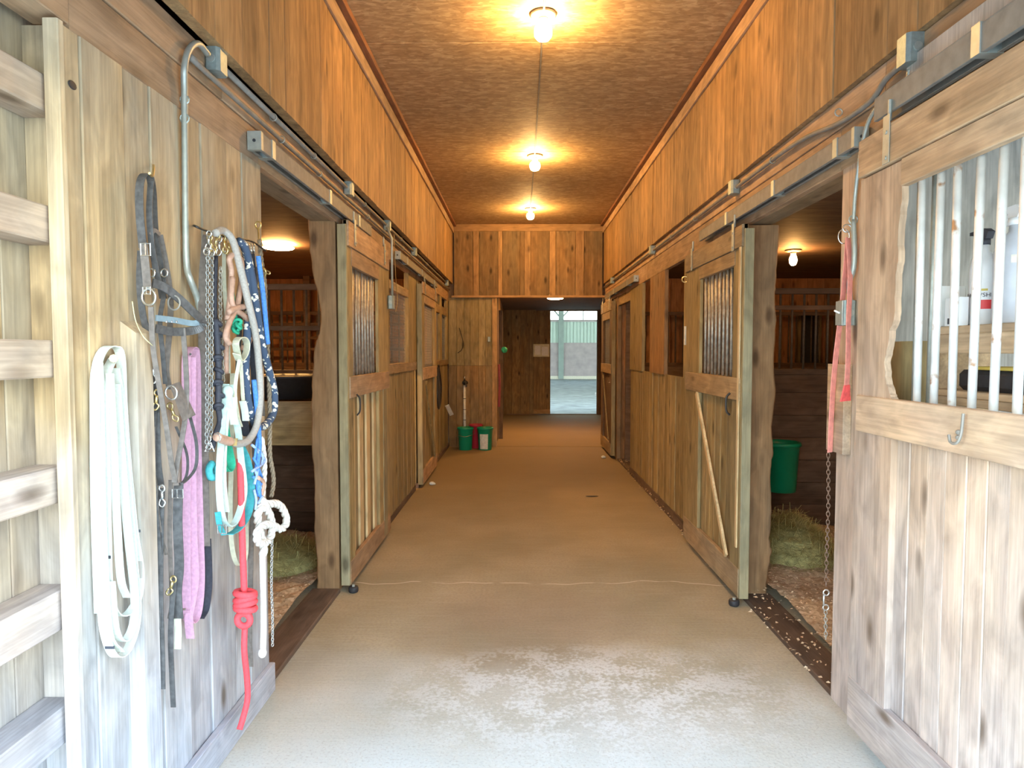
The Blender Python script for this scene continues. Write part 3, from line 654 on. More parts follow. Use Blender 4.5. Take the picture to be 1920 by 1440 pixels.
# door 3: the big near door on the right
chewp = [(1692, 352), (1690, 380), (1686, 410), (1683, 450), (1684, 490), (1679, 520), (1678, 570), (1676, 600), (1668, 620), (1664, 650), (1658, 680), (1661, 715), (1668, 738), (1673, 750)]
d3 = sliding_door(3, 1, 1.36, 2.64, 1.33, 2.375, (1.42, 2.34, 1.392, 2.135), 10, M_barnear, W_door, W_doorh, W_door, z0=.06, chew=chewp, btm=.20, widths=(.088, .095, .1), toprails=[(2.135, 2.232), (2.232, 2.375)])
hk = onX(1803, 812, 1.315)
G().tube(cr([(1.305, hk.y-.02, hk.z+.06), (1.30, hk.y-.02, hk.z), (1.296, hk.y-.008, hk.z-.028), (1.296, hk.y+.02, hk.z-.03), (1.30, hk.y+.035, hk.z-.01)]), .0045, 6).put('hook', M_rail, d3)
for dz in (.0, -.016): G().blob((1.318, hk.y+.02, hk.z+dz), .008, (1, 1, 1), 4).put('bolt', M_rail, d3)

# galvanised tracks
def track(s, x, y0, y1, z, lab, brk, wide=.075, spacer=None):
    t = empty('door_track', (x, (y0+y1)/2, z-.04), lab, 'door track')
    a, b = sorted((x, x-s*wide*.75))
    V = G(); h = wide/2
    # box rail with a slot below
    V.box(a, b, y0, y1, z+h-.004, z+h, .001); V.box(a, a+.004, y0, y1, z-h, z+h-.004, .001); V.box(b-.004, b, y0, y1, z-h, z+h-.004, .001)
    V.box(a+.004, a+.016, y0, y1, z-h, z-h+.004, .001); V.box(b-.016, b-.004, y0, y1, z-h, z-h+.004, .001)
    V.put('rail', M_rail, t)
    for yy in brk:
        G().box(min(a, b)-.004, max(a, b)+.004, yy-.02, yy+.02, z-h-.001, z+h+.004, .001).put('bracket', M_galv, t)
    c = G().box(a-.002, b+.002, y0-.004, y0+.02, z-h-.002, z+h+.002, .001).put('end_cap', M_galv, t)
    G().lathe([(.007, 0), (.007, .003)], ((a+b)/2, y0-.0065, z), 10, axis=1).put('bolt_hole', M_rubber, c)
    return t
track(-1, XL+.006, 2.86, 4.98, 2.455, 'sliding door track on the left header, from the hanging tack to the first stall door', (3.0, 3.9, 4.6))
track(-1, XL+.006, 6.2, 9.0, 2.455, 'sliding door track far along the left header, above the second door', (6.6, 7.6, 8.7), .07)
track(1, XR-.006, 2.74, 5.05, 2.425, 'sliding door track above the right stall opening, square end with a bolt hole', (2.90, 3.6, 4.4))
track(1, XR-.006, 7.9, 10.6, 2.425, 'sliding door track at the far end of the right header, beside the last door', (8.4, 9.6), .07)
t3 = track(1, XR-.015, 1.2, 2.56, 2.465, 'dusty weathered track over the nearest right door with a wooden spacer', (1.5, 2.0), .085)
plank(XR-.03, XR, 1.2, 2.44, 2.52, 2.60, M_ply, t3, 'spacer_board')

# ================================================================== CONDUITS AND BOXES
def jbox(x, y, z, par, sx=.035, sy=.045, sz=.045, name='junction_box'):
    b = G().box(x-sx, x+sx, y-sy, y+sy, z-sz, z+sz, .012).put(name, M_box, par)
    G().lathe([(.016, 0), (.016, .006), (.008, .01)], (x, y-sy-.004, z), 10, axis=1).put('knockout', M_galv, b)
    return b
def clip(p, par, r=.016, s=-1):
    G().torus(p, r, .003, (0, 1, 0), 10, 4).put('clip', M_galv, par)
cl = empty('conduit_run', (XL+.03, 5, 2.6), 'twin steel conduit running the length of the left header with round boxes', 'conduit')
xl = XL+.028
G().tube([(xl, 2.5, 2.64), (xl, 4.35, 2.635), (xl, YF-.03, 2.635)], .0115, 8).put('pipe', M_rail, cl, smooth=True)
G().tube(cr([(xl, 2.40, 2.58), (xl, 2.6, 2.565), (xl, 5.6, 2.565), (xl, YF-.03, 2.57)]), .0105, 8).put('pipe', M_rail, cl, smooth=True)
for px, py in ((407, 106), (655, 357), (727, 444), (777, 472), (838, 530)):
    p = onX(px, py, xl+.01); jbox(xl+.005, p.y, 2.63, cl, .03, .04, .042)
for yy in (3.1, 3.7, 4.9, 6.4, 8.2): clip((xl, yy, 2.635), cl); clip((xl, yy+.1, 2.566), cl)
cv = empty('conduit_drop', (xl, 2.32, 1.65), 'bright steel conduit bending down the tack wall between the bridle and the hooks', 'conduit')
pts = [T(390, 102, .04), T(372, 82, .04), T(355, 92, .035), T(346, 125, .03), T(346, 180, .02), T(347, 320, .015), T(348, 440, .015), T(350, 500, .018), T(357, 525, .03), T(370, 560, .03), T(377, 600, .03)]
G().tube(cr(pts), .011, 10).put('pipe', M_galv, cv, smooth=True)
for q in ((346, 187), (346, 222)): clip(T(q[0], q[1], .02), cv, .015)
# switch drop beyond the first door
dp = onX(728, 460, -1.09)
cs = empty('switch_drop', (-1.09, dp.y, 2.0), 'short conduit with a light switch and a yellow pull string beyond the first left door', 'switch')
G().tube([(-1.10, dp.y, 2.60), (-1.06, dp.y, 2.5), (-1.06, dp.y, 2.02)], .010, 8).put('pipe', M_galv, cs, smooth=True)
jbox(-1.07, dp.y, 1.975, cs, .025, .035, .055, 'switch_box')
G().tube(cr([(-1.05, dp.y+.05, 2.55), (-1.045, dp.y+.08, 2.2), (-1.035, dp.y+.1, 2.0), (-1.04, dp.y+.04, 1.90)]), .003, 5).put('pull_string', M_brass, cs)
# right side
crn = empty('conduit_run', (XR-.03, 5, 2.6), 'steel conduit along the right header joining small boxes', 'conduit')
xr = XR-.028
P = [onX(1690, 122, xr), onX(1660, 150, xr), onX(1632, 190, xr), onX(1575, 230, xr)]
G().tube(cr([P[0], P[1], P[2], P[3], (xr, 3.4, 2.60), (xr, 4.3, 2.605), (xr, 6.8, 2.605), (xr, YF-.03, 2.61)], 5), .0115, 8).put('pipe', M_rail, crn, smooth=True)
for px, py in ((1378, 353), (1224, 470), (1149, 528)):
    p = onX(px, py, xr); jbox(xr-.005, p.y, 2.61, crn, .03, .04, .042)
for yy in (2.95, 3.7, 5.3, 6.1, 8.8): clip((xr, yy, 2.595 if yy < 3 else 2.603), crn)
p = onX(1703, 96, xr-.01); nb = jbox(xr, p.y, p.z, crn, .035, .04, .05)
sw = empty('switch_drop', (1.37, 2.72, 1.6), 'light switch box fed by bright flexible conduit on the post beside the nearest right door', 'switch')
P = [onX(1705, 130, xr), onX(1698, 152, xr), onX(1650, 195, xr-.01), onX(1626, 235, 1.37), onX(1612, 300, 1.375), onX(1604, 360, 1.385), onX(1600, 415, 1.385)]
fl = resample(cr(P, 8), .006)
G().tube(fl, .0085, 8, rfun=lambda t: 1+.14*math.sin(t*len(fl)*math.pi*.9)).put('flexible_conduit', M_galv, sw, smooth=True)
P = [onX(1600, 412, 1.385), onX(1602, 470, 1.385), onX(1600, 505, 1.385), onX(1593, 530, 1.385), onX(1594, 566, 1.385)]
G().tube(cr(P, 8), .011, 10).put('pipe', M_galv, sw, smooth=True)
clip(P[0], sw, .018)
p = onX(1590, 587, 1.385); jbox(1.38, p.y, p.z, sw, .03, .03, .052, 'switch_box')
G().box(1.346, 1.352, p.y-.03, p.y+.03, p.z-.05, p.z+.05, .002).put('switch_plate', M_galv, sw)
G().tube([(1.348, p.y-.005, p.z), (1.325, p.y-.005, p.z+.01)], .004, 6).put('toggle', M_wplast, sw)

# ================================================================== LAMPS
def lamp(x, y, z, mat, lab, grp=None, r=.036, dish=False):
    t = empty('ceiling_lamp', (x, y, z-.17), lab, 'lamp', grp)
    G().lathe([(.078, 0), (.084, -.008), (.07, -.02), (.034, -.026)], (x, y, z), 20).put('base_plate', M_rail, t, smooth=True)
    G().lathe([(.03, -.024), (.028, -.05)], (x, y, z), 14).put('socket', M_wplast, t, smooth=True)
    pr = [(.020, -.05), (.028, -.065), (r, -.085), (r+.003, -.11), (r, -.135), (r*.7, -.155), (.006, -.165)]
    if dish: pr = [(.09, -.028), (.15, -.032), (.14, -.042), (.08, -.052), (.01, -.056)]
    G().lathe(pr, (x, y, z), 20).put('bulb', mat, t, smooth=True)
    return t
LY = (4.2, 7.15, 9.75); LX = (.148, .168, .165)
for yy, xx, l_ in zip(LY, LX, ('nearest of the three lit bare bulbs along the aisle ceiling', 'middle one of the three lit bare bulbs along the aisle ceiling', 'farthest of the three lit bare bulbs, close to the knotty end wall')):
    lamp(xx, yy, ZC, M_bulb, l_, 'bare bulbs on the aisle ceiling', r=.052)
lamp(onY(523, 500, 6.6).x, 6.6, 2.62, M_bulb2, 'flat lit glass lamp under the dark stall ceiling seen past the hanging tack', dish=True)
lamp(-2.6, 3.8, 2.62, M_fillbulb, 'added unseen fill bulb inside the first left stall, over its bedding')  # this and the next: added out of view to brighten the stall floors
lamp(2.9, 3.9, 2.62, M_fillbulb, 'added unseen fill bulb inside the first right stall, over its bedding')
lamp(onY(1487, 497, 7.0).x, 7.0, 2.62, M_bulb2, 'lit bulb under the right stall ceiling, above the barred partition')
lamp(.68, 12.6, 2.60, M_bulb2, 'flat glowing lamp in the low passage before the arena doorway', dish=True)
g = G().tube([(.15, 1.3, ZC-.012), (.15, 4.15, ZC-.012), (.165, 7.1, ZC-.012), (.165, 9.7, ZC-.012)], .006, 6)
cc = g.put('ceiling_conduit', M_rail, label='thin conduit along the middle of the ceiling linking the bulbs', cat='conduit')

# ================================================================== TACK ON THE LEFT WALL
def strap(name, pts, w, mat, par, off=None, th=.003, wd=(1, 0, 0), n=6, **k):
    P = [T(*p) if len(p) == 3 else T(p[0], p[1], off) for p in pts]
    return G().ribbon(cr(P, n), w, th, wd).put(name, mat, par, **k)
def cord(name, pts, r, mat, par, off=None, n=6, seg=8, **k):
    P = [T(*p) if len(p) == 3 else T(p[0], p[1], off) for p in pts]
    return G().tube(cr(P, n), r, seg).put(name, mat, par, smooth=True, **k)
def tack(name, px, py, lab, cat, off=.05, group=None): return empty(name, T(px, py, off), lab, cat, group)
def buckle(px, py, w, h, off, par, mat=M_nickel):
    c = T(px, py, off); g = G(); r = .002
    P = [c+Vector((a*w/2, -.003, b*h/2)) for a, b in ((-1, -1), (1, -1), (1, 1), (-1, 1), (-1, -1), (1, -1))]
    g.tube(P, r, 5); g.tube([c+Vector((0, -.005, -h/2)), c+Vector((0, -.005, h/2))], r*.8, 5); return g.put('buckle', mat, par)
def ring(px, py, R, off, par, mat=M_nickel, r=.0028, dy=-.006, nrm=(.25, 1, 0)):
    return G().torus(T(px, py, off)+Vector((0, dy, 0)), R, r, nrm, 22, 6).put('ring', mat, par, smooth=True)
def snap(px, py, off, par, mat=M_brass, L=.05, ang=0):
    c = T(px, py, off); d = Vector((math.sin(ang), 0, -math.cos(ang)))
    g = G(); g.torus(c-d*L*.5, .010, .003, (.2, 1, 0), 12, 5); g.tube([c-d*L*.32, c+d*L*.1], .0045, 6)
    g.tube(cr([c+d*L*.1, c+d*L*.3+Vector((.009, 0, 0)), c+d*L*.55, c+d*L*.4-Vector((.010, 0, 0)), c+d*L*.12-Vector((.006, 0, 0))], 4), .0028, 6)
    return g.put('snap', mat, par, smooth=True)
# 1 white longe line
t = tack('longe_line', 222, 1235, 'coiled white cotton webbing line hanging leftmost on the wall from a wooden peg', 'longe line')
A = .034
for lp, w in (([(186, 1150, .022), (180, 960, .022), (178, 760, .022), (181, 690, .022), (194, 656, .022), (212, 650, .022), (226, 668, .03), (230, 760, .03), (237, 860, .03), (250, 990, .035), (262, 1070, .04), (258, 1120, .045), (240, 1150, .045), (216, 1150, .04), (203, 1100, .035), (200, 1000, .035), (198, 900, .03), (195, 760, .03), (200, 700, .03), (212, 672, .03)], .027),
              ([(190, 1000, .035), (192, 1150, .035), (205, 1215, .04), (222, 1232, .04), (243, 1210, .04), (257, 1150, .04), (250, 1050, .04), (238, 900, .035), (226, 760, .03), (216, 690, .03)], .026),
              ([(208, 1090, .05), (216, 1180, .05), (232, 1202, .05), (250, 1170, .05), (252, 1110, .05), (240, 1000, .05), (228, 860, .04), (218, 720, .035)], .024),
              ([(206, 700, .045), (212, 820, .045), (218, 950, .045), (226, 1080, .05), (238, 1120, .05)], .022),
              ([(185, 680, .03), (188, 800, .03), (190, 950, .04), (196, 1080, .04), (204, 1190, .045), (226, 1222, .045)], .024)):
    strap('webbing', lp, w, M_white, t, n=5)
G().tube([T(213, 672, .0), T(213, 672, .085)], .011, 8).put('peg', W_yel, t)
for px, py, o in ((180, 716, .022), (229, 684, .03), (200, 1044, .035), (256, 995, .04), (207, 1213, .043)):
    c = T(px, py, o); G().box(c.x-.013, c.x+.013, c.y-.004, c.y-.0025, c.z-.004, c.z+.004, 0).put('stitch_mark', M_ink, t)

# 2 bridle
t = tack('bridle', 315, 1330, 'black leather bridle with silver rings, noseband and long reins on a nail', 'bridle')
B = M_leather
strap('crown_strap', [(268, 465, .05), (262, 400, .05), (262, 350, .05), (269, 328, .05), (280, 330, .05), (286, 360, .045), (289, 420, .04), (296, 500, .04), (306, 560, .04)], .024, B, t)
strap('cheek_strap', [(283, 340, .06), (280, 400, .06), (286, 470, .06), (300, 540, .06)], .018, B, t)
strap('cheek_strap', [(268, 455, .055), (273, 500, .06), (277, 545, .06)], .024, M_leather2, t)
strap('cheek_strap', [(264, 470, .035), (262, 530, .035), (268, 590, .035), (282, 650, .035), (292, 740, .04), (296, 860, .04), (302, 910, .04)], .020, B, t)
strap('cheek_strap', [(300, 440, .05), (312, 500, .05), (320, 560, .05), (318, 620, .05), (312, 690, .05), (318, 730, .05)], .018, M_leather2, t)
strap('throat_latch', [(288, 430, .05), (298, 470, .05), (308, 540, .05), (300, 600, .06), (305, 660, .06), (310, 720, .06)], .014, B, t)
strap('browband', [(282, 440, .06), (290, 432, .065), (300, 440, .065)], .012, M_leather2, t, wd=(0, 0, 1))
buckle(274, 468, .028, .034, .065, t); ring(281, 557, .024, .07, t, r=.0035); ring(328, 568, .022, .085, t, M_rail)
ring(286, 512, .012, .06, t); ring(310, 512, .012, .06, t)
nb_ = G().ribbon(cr([T(286, 530, .06), T(310, 540, .075), T(338, 562, .095), T(362, 585, .115), T(378, 600, .12), T(378, 612, .12), T(360, 620, .10), T(325, 622, .08), T(292, 616, .065)], 6), .026, .006, (.15, .3, 1)).put('noseband', M_leather, t)
G().ribbon(cr([T(292, 596, .07), T(325, 600, .085), T(358, 606, .105), T(374, 604, .115)], 5), .018, .005, (.15, .3, 1)).put('noseband_pad', plain('blue_grey_pad', (.20, .26, .28), .5, 0, .2, 30, .2), t)
for a in (312, 322, 331): G().blob(T(a, 603, .095), .0035, (1, 1, 1), 4).put('stud', M_nickel, nb_)
strap('rein', [(283, 575, .07), (287, 650, .07), (298, 720, .07), (312, 800, .075), (322, 870, .075), (331, 910, .08)], .016, M_leather2, t)
strap('rein', [(343, 615, .09), (348, 680, .09), (350, 740, .09), (345, 800, .085), (332, 870, .08), (327, 905, .08)], .016, M_leather2, t)
strap('rein', [(356, 780, .085), (368, 830, .09), (367, 875, .09), (350, 900, .085), (335, 910, .08)], .010, B, t)
strap('rein', [(330, 800, .07), (350, 850, .075), (350, 890, .075), (335, 915, .075)], .008, B, t)
strap('rein', [(335, 905, .075), (333, 980, .075), (336, 1060, .07), (332, 1110, .07), (335, 1160, .07)], .030, M_leather, t)
strap('rein', [(327, 1085, .065), (320, 1180, .06), (322, 1260, .06), (325, 1326, .06)], .016, B, t)
strap('rein', [(303, 915, .05), (301, 1000, .05), (300, 1120, .05), (303, 1220, .05), (304, 1292, .05)], .020, B, t)
strap('rein', [(290, 740, .04), (286, 850, .04), (292, 960, .045), (300, 1060, .05), (296, 1180, .045)], .016, B, t)
strap('rein', [(288, 800, .045), (290, 900, .045), (300, 990, .05), (312, 1040, .055)], .009, M_leather2, t)
strap('rein', [(320, 900, .05), (318, 1000, .05), (322, 1120, .05), (318, 1160, .05)], .013, M_leather2, t)
strap('rein_end', [(333, 1160, .07), (334, 1185, .07), (333, 1217, .07)], .022, M_cream, t, label='cream rein end')
ring(323, 736, .021, .095, t, r=.0032)
c = [T(318, 722, .085), T(336, 716, .085), T(366, 778, .10), T(342, 790, .09)]
G().add([v+Vector((0, d, 0)) for d in (0, .004) for v in c], [(0, 1, 2, 3), (7, 6, 5, 4), (0, 1, 5, 4), (1, 2, 6, 5), (2, 3, 7, 6), (3, 0, 4, 7)]).put('leather_flap', M_leather2, t)
for q in ((293, 752, .055), (325, 775, .07), (321, 1100, .07)): snap(q[0], q[1], q[2], t, M_brass, .05, random.uniform(-.5, .5))
for q in ((288, 700, .05), (304, 932, .06)): snap(q[0], q[1], q[2], t, M_nickel, .055)
buckle(334, 925, .034, .028, .085, t); buckle(276, 545, .022, .02, .066, t)
G().tube(cr([T(287, 310, 0), T(288, 312, .04), T(286, 330, .06), T(280, 325, .07)]), .004, 6).put('hook', M_brass, t)

# 3 mauve strap
t = tack('lead_strap', 357, 1190, 'long mauve pink webbing strap looped on a nail right of the bridle', 'strap')
strap('webbing', [(350, 1140, .03), (349, 1000, .03), (350, 800, .03), (349, 690, .03), (352, 660, .03), (362, 652, .03), (368, 680, .03), (370, 850, .03), (374, 1000, .03), (376, 1090, .03), (370, 1150, .03), (357, 1168, .03), (347, 1145, .03)], .030, M_pink, t)
strap('webbing', [(360, 670, .042), (360, 850, .042), (362, 1000, .042), (366, 1080, .042), (360, 1125, .042), (354, 1160, .042), (357, 1197, .042)], .028, M_pink, t)
G().tube([T(357, 664, 0), T(357, 664, .065)], .004, 6).put('nail', M_iron, t)
# 4 dark flat strap
t = tack('long_strap', 385, 1160, 'long flat grey strap with a black lower end beside the chain leads', 'strap')
strap('webbing', [(388, 440, .05), (381, 520, .05), (380, 640, .05), (383, 800, .05), (384, 920, .05), (386, 1024, .05)], .030, M_leather2, t)
strap('webbing', [(389, 1010, .045), (391, 1060, .045), (391, 1100, .045), (386, 1140, .045), (376, 1160, .045)], .026, M_black, t, label='black lower strap')
# hook rail
t = tack('hook_rail', 430, 440, 'bent steel rod with brass hooks carrying the leads and ropes', 'hook')
G().tube(cr([T(364, 423, .0), T(366, 424, .05), T(388, 433, .07), T(430, 446, .09), T(470, 452, .11), T(498, 470, .12)]), .004, 6).put('rod', M_iron, t)
G().tube([T(498, 470, -.0), T(498, 470, .12)], .004, 6).put('rod', M_iron, t)
for i, q in enumerate(((391, 445), (397, 452), (404, 448), (411, 455), (421, 452), (430, 458))): snap(q[0], q[1]+8, .08+.003*i, t, M_brass if i % 3 else M_nickel, .055, random.uniform(-.3, .3))
for i in range(4): G().torus(T(462+i*5, 466, .12), .012, .003, (1, .4, 0), 14, 5, 1.5, (0, 0, 1)).put('hook', M_nickel, t)
# 6 chain leads
t = tack('chain_lead', 395, 850, 'pair of silver chain leads with a triangular ring at the bottom', 'chain lead')
for px in (389.5, 397.5):
    g = chain(G(), [T(px, 474, .085), T(px-.5, 600, .085), T(px-1, 740, .085), T(px-2, 838 if px < 393 else 822, .085)],   .0175, .0018, .7); g.put('chain', M_chain, t, smooth=True)
ring(389, 472, .012, .087, t, r=.003); ring(398, 474, .012, .088, t, r=.003)
c = T(394, 846, .085); G().tube([c+Vector((0, 0, .03)), c+Vector((-.018, 0, 0)), c+Vector((.014, 0, 0)), c+Vector((.003, 0, .03))], .0025, 6).put('triangle_ring', M_nickel, t)
snap(391, 832, .086, t, M_nickel, .035)
# third thin chain
t = tack('chain_lead', 420, 720, 'thin dull chain on a cream lead behind the tan leather headstall', 'chain lead')
g = chain(G(), [T(414, 500, .08), T(413, 560, .08), T(415, 640, .08), T(419, 716, .08)], .016, .002, .75); g.put('chain', M_bar, t, smooth=True)
strap('webbing', [(420, 470, .07), (421, 540, .07), (427, 620, .07), (429, 700, .07)], .014, M_cream, t)
# 7 black knotted rope
t = tack('black_rope', 408, 815, 'black rope tied in a column of knots beside the chain leads', 'rope')
cord('rope', [(405, 480, .06), (403, 560, .06), (404, 600, .06)], .008, M_black, t)
for i, (px, py) in enumerate(((407, 606), (408, 628), (411, 650), (408, 672), (410, 695), (408, 718), (412, 740), (409, 762))):
    c = T(px, py, .09); g = G(); g.torus(c, .013, .008, (.4*(-1)**i, .5, 1), 12, 6); g.blob(c, .013, n=5); g.put('knot', M_black, t, smooth=True)
cord('rope', [(409, 765, .09), (412, 790, .09), (404, 815, .09), (398, 840, .08)], .010, M_black, t)
cord('rope', [(404, 598, .09), (408, 650, .09), (410, 700, .09), (409, 770, .09)], .012, M_black, t)
# 8 tan headstall
t = tack('headstall', 445, 650, 'tan leather headstall knotted into a crossed loop in the middle of the tack', 'headstall')
cord('strap', [(426, 600, .11), (431, 560, .11), (434, 510, .11), (430, 486, .115), (440, 478, .12), (452, 490, .12), (452, 530, .12), (444, 575, .12), (431, 602, .12), (423, 630, .12), (430, 645, .12)], .0105, M_tan, t)
cord('strap', [(436, 520, .115), (434, 560, .12), (441, 580, .125), (455, 590, .125), (468, 605, .12), (471, 628, .12), (462, 650, .12), (455, 652, .12)], .0105, M_tan, t)
cord('strap', [(428, 585, .125), (445, 577, .13), (458, 575, .13)], .011, M_tan, t)
cord('strap', [(424, 700, .075), (424, 660, .08), (427, 610, .09)], .010, M_tan, t)
# 9 green knot
t = tack('green_knot', 445, 628, 'small bright green rope knot inside the tan headstall loop', 'rope')
c = T(445, 612, .105); g = G()
for k in range(6):
    a = k*1.05; g.torus(c+Vector((J(.006), J(.006), (k-2.5)*.006)), .014, .006, (math.cos(a), math.sin(a), .8*(-1)**k), 14, 6)
g.put('knot', M_green, t, smooth=True)
cord('tail', [(443, 600, .10), (438, 560, .10), (433, 520, .09)], .006, M_green, t)
# 10 cream tie
t = tack('cream_tie', 455, 800, 'cream webbing tie with a round loop and two knotted tails', 'strap')
strap('loop', [(446, 668, .13), (442, 645, .14), (447, 634, .14), (457, 634, .14), (463, 645, .14), (460, 664, .135), (450, 676, .13), (443, 664, .135)], .028, M_cream, t, wd=(1, -.4, 0), th=.004)
strap('tail', [(449, 674, .135), (443, 710, .13), (441, 740, .13), (446, 780, .13), (452, 800, .13)], .013, M_cream, t)
strap('tail', [(451, 674, .135), (454, 720, .13), (456, 750, .13), (460, 788, .13)], .013, M_cream, t)
strap('tail_end', [(437, 745, .13), (436, 770, .13), (440, 796, .13)], .030, M_white, t)
strap('tail_end', [(455, 752, .135), (459, 770, .135), (461, 789, .135)], .026, M_white, t)
# 11 grey thick rope lead
t = tack('grey_lead', 450, 830, 'thick grey braided lead curving down the right of the tack to a leather-bound end', 'lead')
cord('rope', [(404, 437, .10), (418, 432, .10), (436, 450, .12), (450, 500, .14), (464, 560, .15), (478, 620, .15), (485, 680, .15), (488, 740, .15), (482, 795, .15), (466, 825, .145), (446, 832, .14), (430, 826, .135)], .0135, M_greyrope, t, seg=10)
cord('bound_end', [(432, 828, .135), (418, 824, .13), (407, 819, .13)], .016, M_tan, t)
ring(409, 820, .013, .13, t)
strap('band', [(438, 822, .142), (436, 836, .142)], .03, M_brass, t)
# 12 navy ropes
t = tack('navy_rope', 490, 800, 'thick navy rope with white flecks looped down the right edge of the tack', 'rope')
cord('rope', [(446, 452, .12), (458, 462, .13), (468, 500, .13), (478, 560, .14), (490, 640, .14), (503, 690, .14), (514, 735, .14), (512, 775, .14), (496, 798, .14), (480, 800, .14)], .0155, M_navy, t, seg=10)
cord('rope', [(462, 500, .12), (466, 580, .12), (462, 650, .12), (460, 700, .12), (466, 760, .12), (478, 795, .12)], .0155, M_navy, t, seg=10)
t = tack('dark_halter', 470, 800, 'dark webbing halter bundled behind the navy rope and the grey lead', 'halter')
strap('webbing', [(470, 470, .08), (476, 560, .085), (474, 640, .09), (478, 720, .09), (474, 800, .10), (462, 815, .10), (458, 760, .09), (462, 680, .09)], .030, M_black, t)
strap('webbing', [(456, 480, .07), (452, 560, .075), (448, 640, .08), (446, 700, .08)], .020, M_leather, t)
strap('webbing', [(484, 500, .09), (490, 600, .10), (488, 700, .10), (492, 780, .10)], .022, M_leather2, t)
# 13 blue ropes
t = tack('blue_rope', 480, 920, 'bright blue rope fraying into faded strands above the white rope knot', 'rope')
cord('rope', [(484, 480, .15), (492, 540, .155), (498, 600, .155), (502, 645, .155)], .010, M_blue, t)
cord('rope', [(476, 712, .135), (481, 760, .14), (486, 830, .15), (482, 880, .15), (486, 930, .155)], .010, M_blue, t)
for k in range(9):
    a = 822+k*12; cord('frayed_strand', [(478+random.uniform(-6, 8), a, .15), (484+random.uniform(-12, 14), a+18, .155), (480+random.uniform(-8, 12), a+38, .155)], .0055, M_ltblue if k % 3 else M_blue, t, n=4, seg=5)
cord('frayed_strand', [(483, 895, .16), (494, 905, .16), (490, 928, .16)], .008, M_tan, t, n=4)
# 14 teal strap
t = tack('teal_halter', 435, 1000, 'teal webbing halter hanging as a wide loop under the mint straps', 'halter')
cord('knot', [(398, 868, .08), (392, 880, .08), (396, 895, .085), (406, 890, .09), (405, 872, .085)], .013, M_teal, t)
strap('webbing', [(418, 770, .08), (426, 830, .09), (434, 870, .10), (425, 884, .10), (412, 868, .09)], .030, M_green, t)
strap('webbing', [(448, 830, .11), (462, 860, .125), (470, 900, .13), (470, 940, .13), (462, 970, .13), (446, 992, .125), (430, 1002, .12)], .030, M_teal, t)
strap('webbing', [(420, 1003, .12), (412, 985, .115), (408, 960, .11)], .02, M_teal, t)
buckle(417, 992, .03, .03, .125, t)
# 15 mint straps
t = tack('mint_halter', 430, 985, 'faded mint white webbing halter loop hanging inside the teal loop', 'halter')
strap('webbing', [(424, 720, .10), (418, 780, .10), (414, 840, .11), (411, 900, .115), (415, 960, .12), (425, 985, .12), (440, 980, .125), (452, 950, .13), (458, 915, .13), (452, 860, .13), (445, 800, .13), (430, 760, .12), (432, 722, .11)], .024, M_mint, t, th=.004)
strap('webbing', [(428, 760, .11), (422, 830, .115), (420, 900, .12), (426, 960, .12)], .016, M_white, t)
G().blob(T(427, 735, .11), .022, (1, .7, 1.1), 6).put('knot', M_mint, t, smooth=True)
# 20 cream long strap behind
t = tack('cream_strap', 440, 1060, 'thin cream strap ending in a low loop behind the red rope', 'strap')
strap('webbing', [(436, 700, .06), (434, 860, .065), (432, 960, .07), (436, 1030, .07), (447, 1060, .07), (460, 1045, .07), (462, 990, .07), (458, 900, .07)], .018, M_cream, t)
# 21 grey strap
t = tack('grey_strap', 470, 1110, 'dull grey strap hanging straight down behind the red knot', 'strap')
strap('webbing', [(476, 800, .09), (478, 900, .09), (472, 1000, .08), (470, 1080, .08), (468, 1190, .08), (470, 1250, .08)], .020, M_leather2, t)
# 16 red rope
t = tack('red_rope', 450, 1368, 'bright red rope with a fat coiled knot, hanging almost to the floor', 'rope')
cord('rope', [(450, 860, .12), (452, 930, .125), (454, 1000, .13), (456, 1060, .13), (458, 1110, .13)], .0125, M_red, t)
cord('rope', [(459, 1175, .13), (458, 1220, .13), (463, 1270, .12), (464, 1310, .115), (456, 1345, .11), (449, 1368, .105)], .0115, M_red, t)
c = T(460, 1125, .13); g = G()
for k in range(4): g.torus(c+Vector((0, 0, .026-k*.019)), .033, .0125, (J(.25), .12, 1), 20, 8)
g.put('coil', M_red, t, smooth=True)
c = T(459, 1160, .13); G().torus(c+Vector((0, -.01, 0)), .024, .0125, (0, 1, 0), 20, 8, 1.0).put('loop', M_red, t, smooth=True)
# 17 white rope with knot
t = tack('white_rope', 495, 1230, 'thick white cotton rope tied in a big knot at the edge of the stall opening', 'rope')
kp = [(488, 936, .15), (500, 945, .17), (520, 945, .17), (533, 960, .17), (537, 980, .165), (527, 992, .16), (510, 985, .155), (495, 985, .165), (482, 1000, .165), (486, 1018, .16), (502, 1015, .15), (510, 995, .15), (505, 965, .16), (492, 950, .165), (483, 965, .15), (486, 990, .14), (494, 1025, .15), (492, 1045, .15)]
rope3(G(), [T(*q) for q in kp], .0165).put('knot', M_wrope, t, smooth=True)
cord('rope', [(492, 1036, .15), (493, 1100, .15), (494, 1170, .15), (493, 1218, .15)], .0125, M_wrope, t, seg=10)
G().blob(T(492, 1224, .15), .017, (1, 1, 1.2), 6).put('frayed_end', M_wrope, t, smooth=True)
rope3(G(), [T(490, 820, .14), T(496, 870, .145), T(492, 935, .15)], .011).put('rope', M_wrope, t, smooth=True)
# 18 thin chain
t = tack('thin_chain', 510, 1215, 'thin silver chain hanging in the stall opening beside the white rope', 'chain')
chain(G(), [T(506, 960, .14), T(510, 1010, .14), T(509, 1090, .14), T(511, 1160, .14), T(511, 1212, .14)], .015, .0018, .7).put('chain', M_nickel, t, smooth=True)
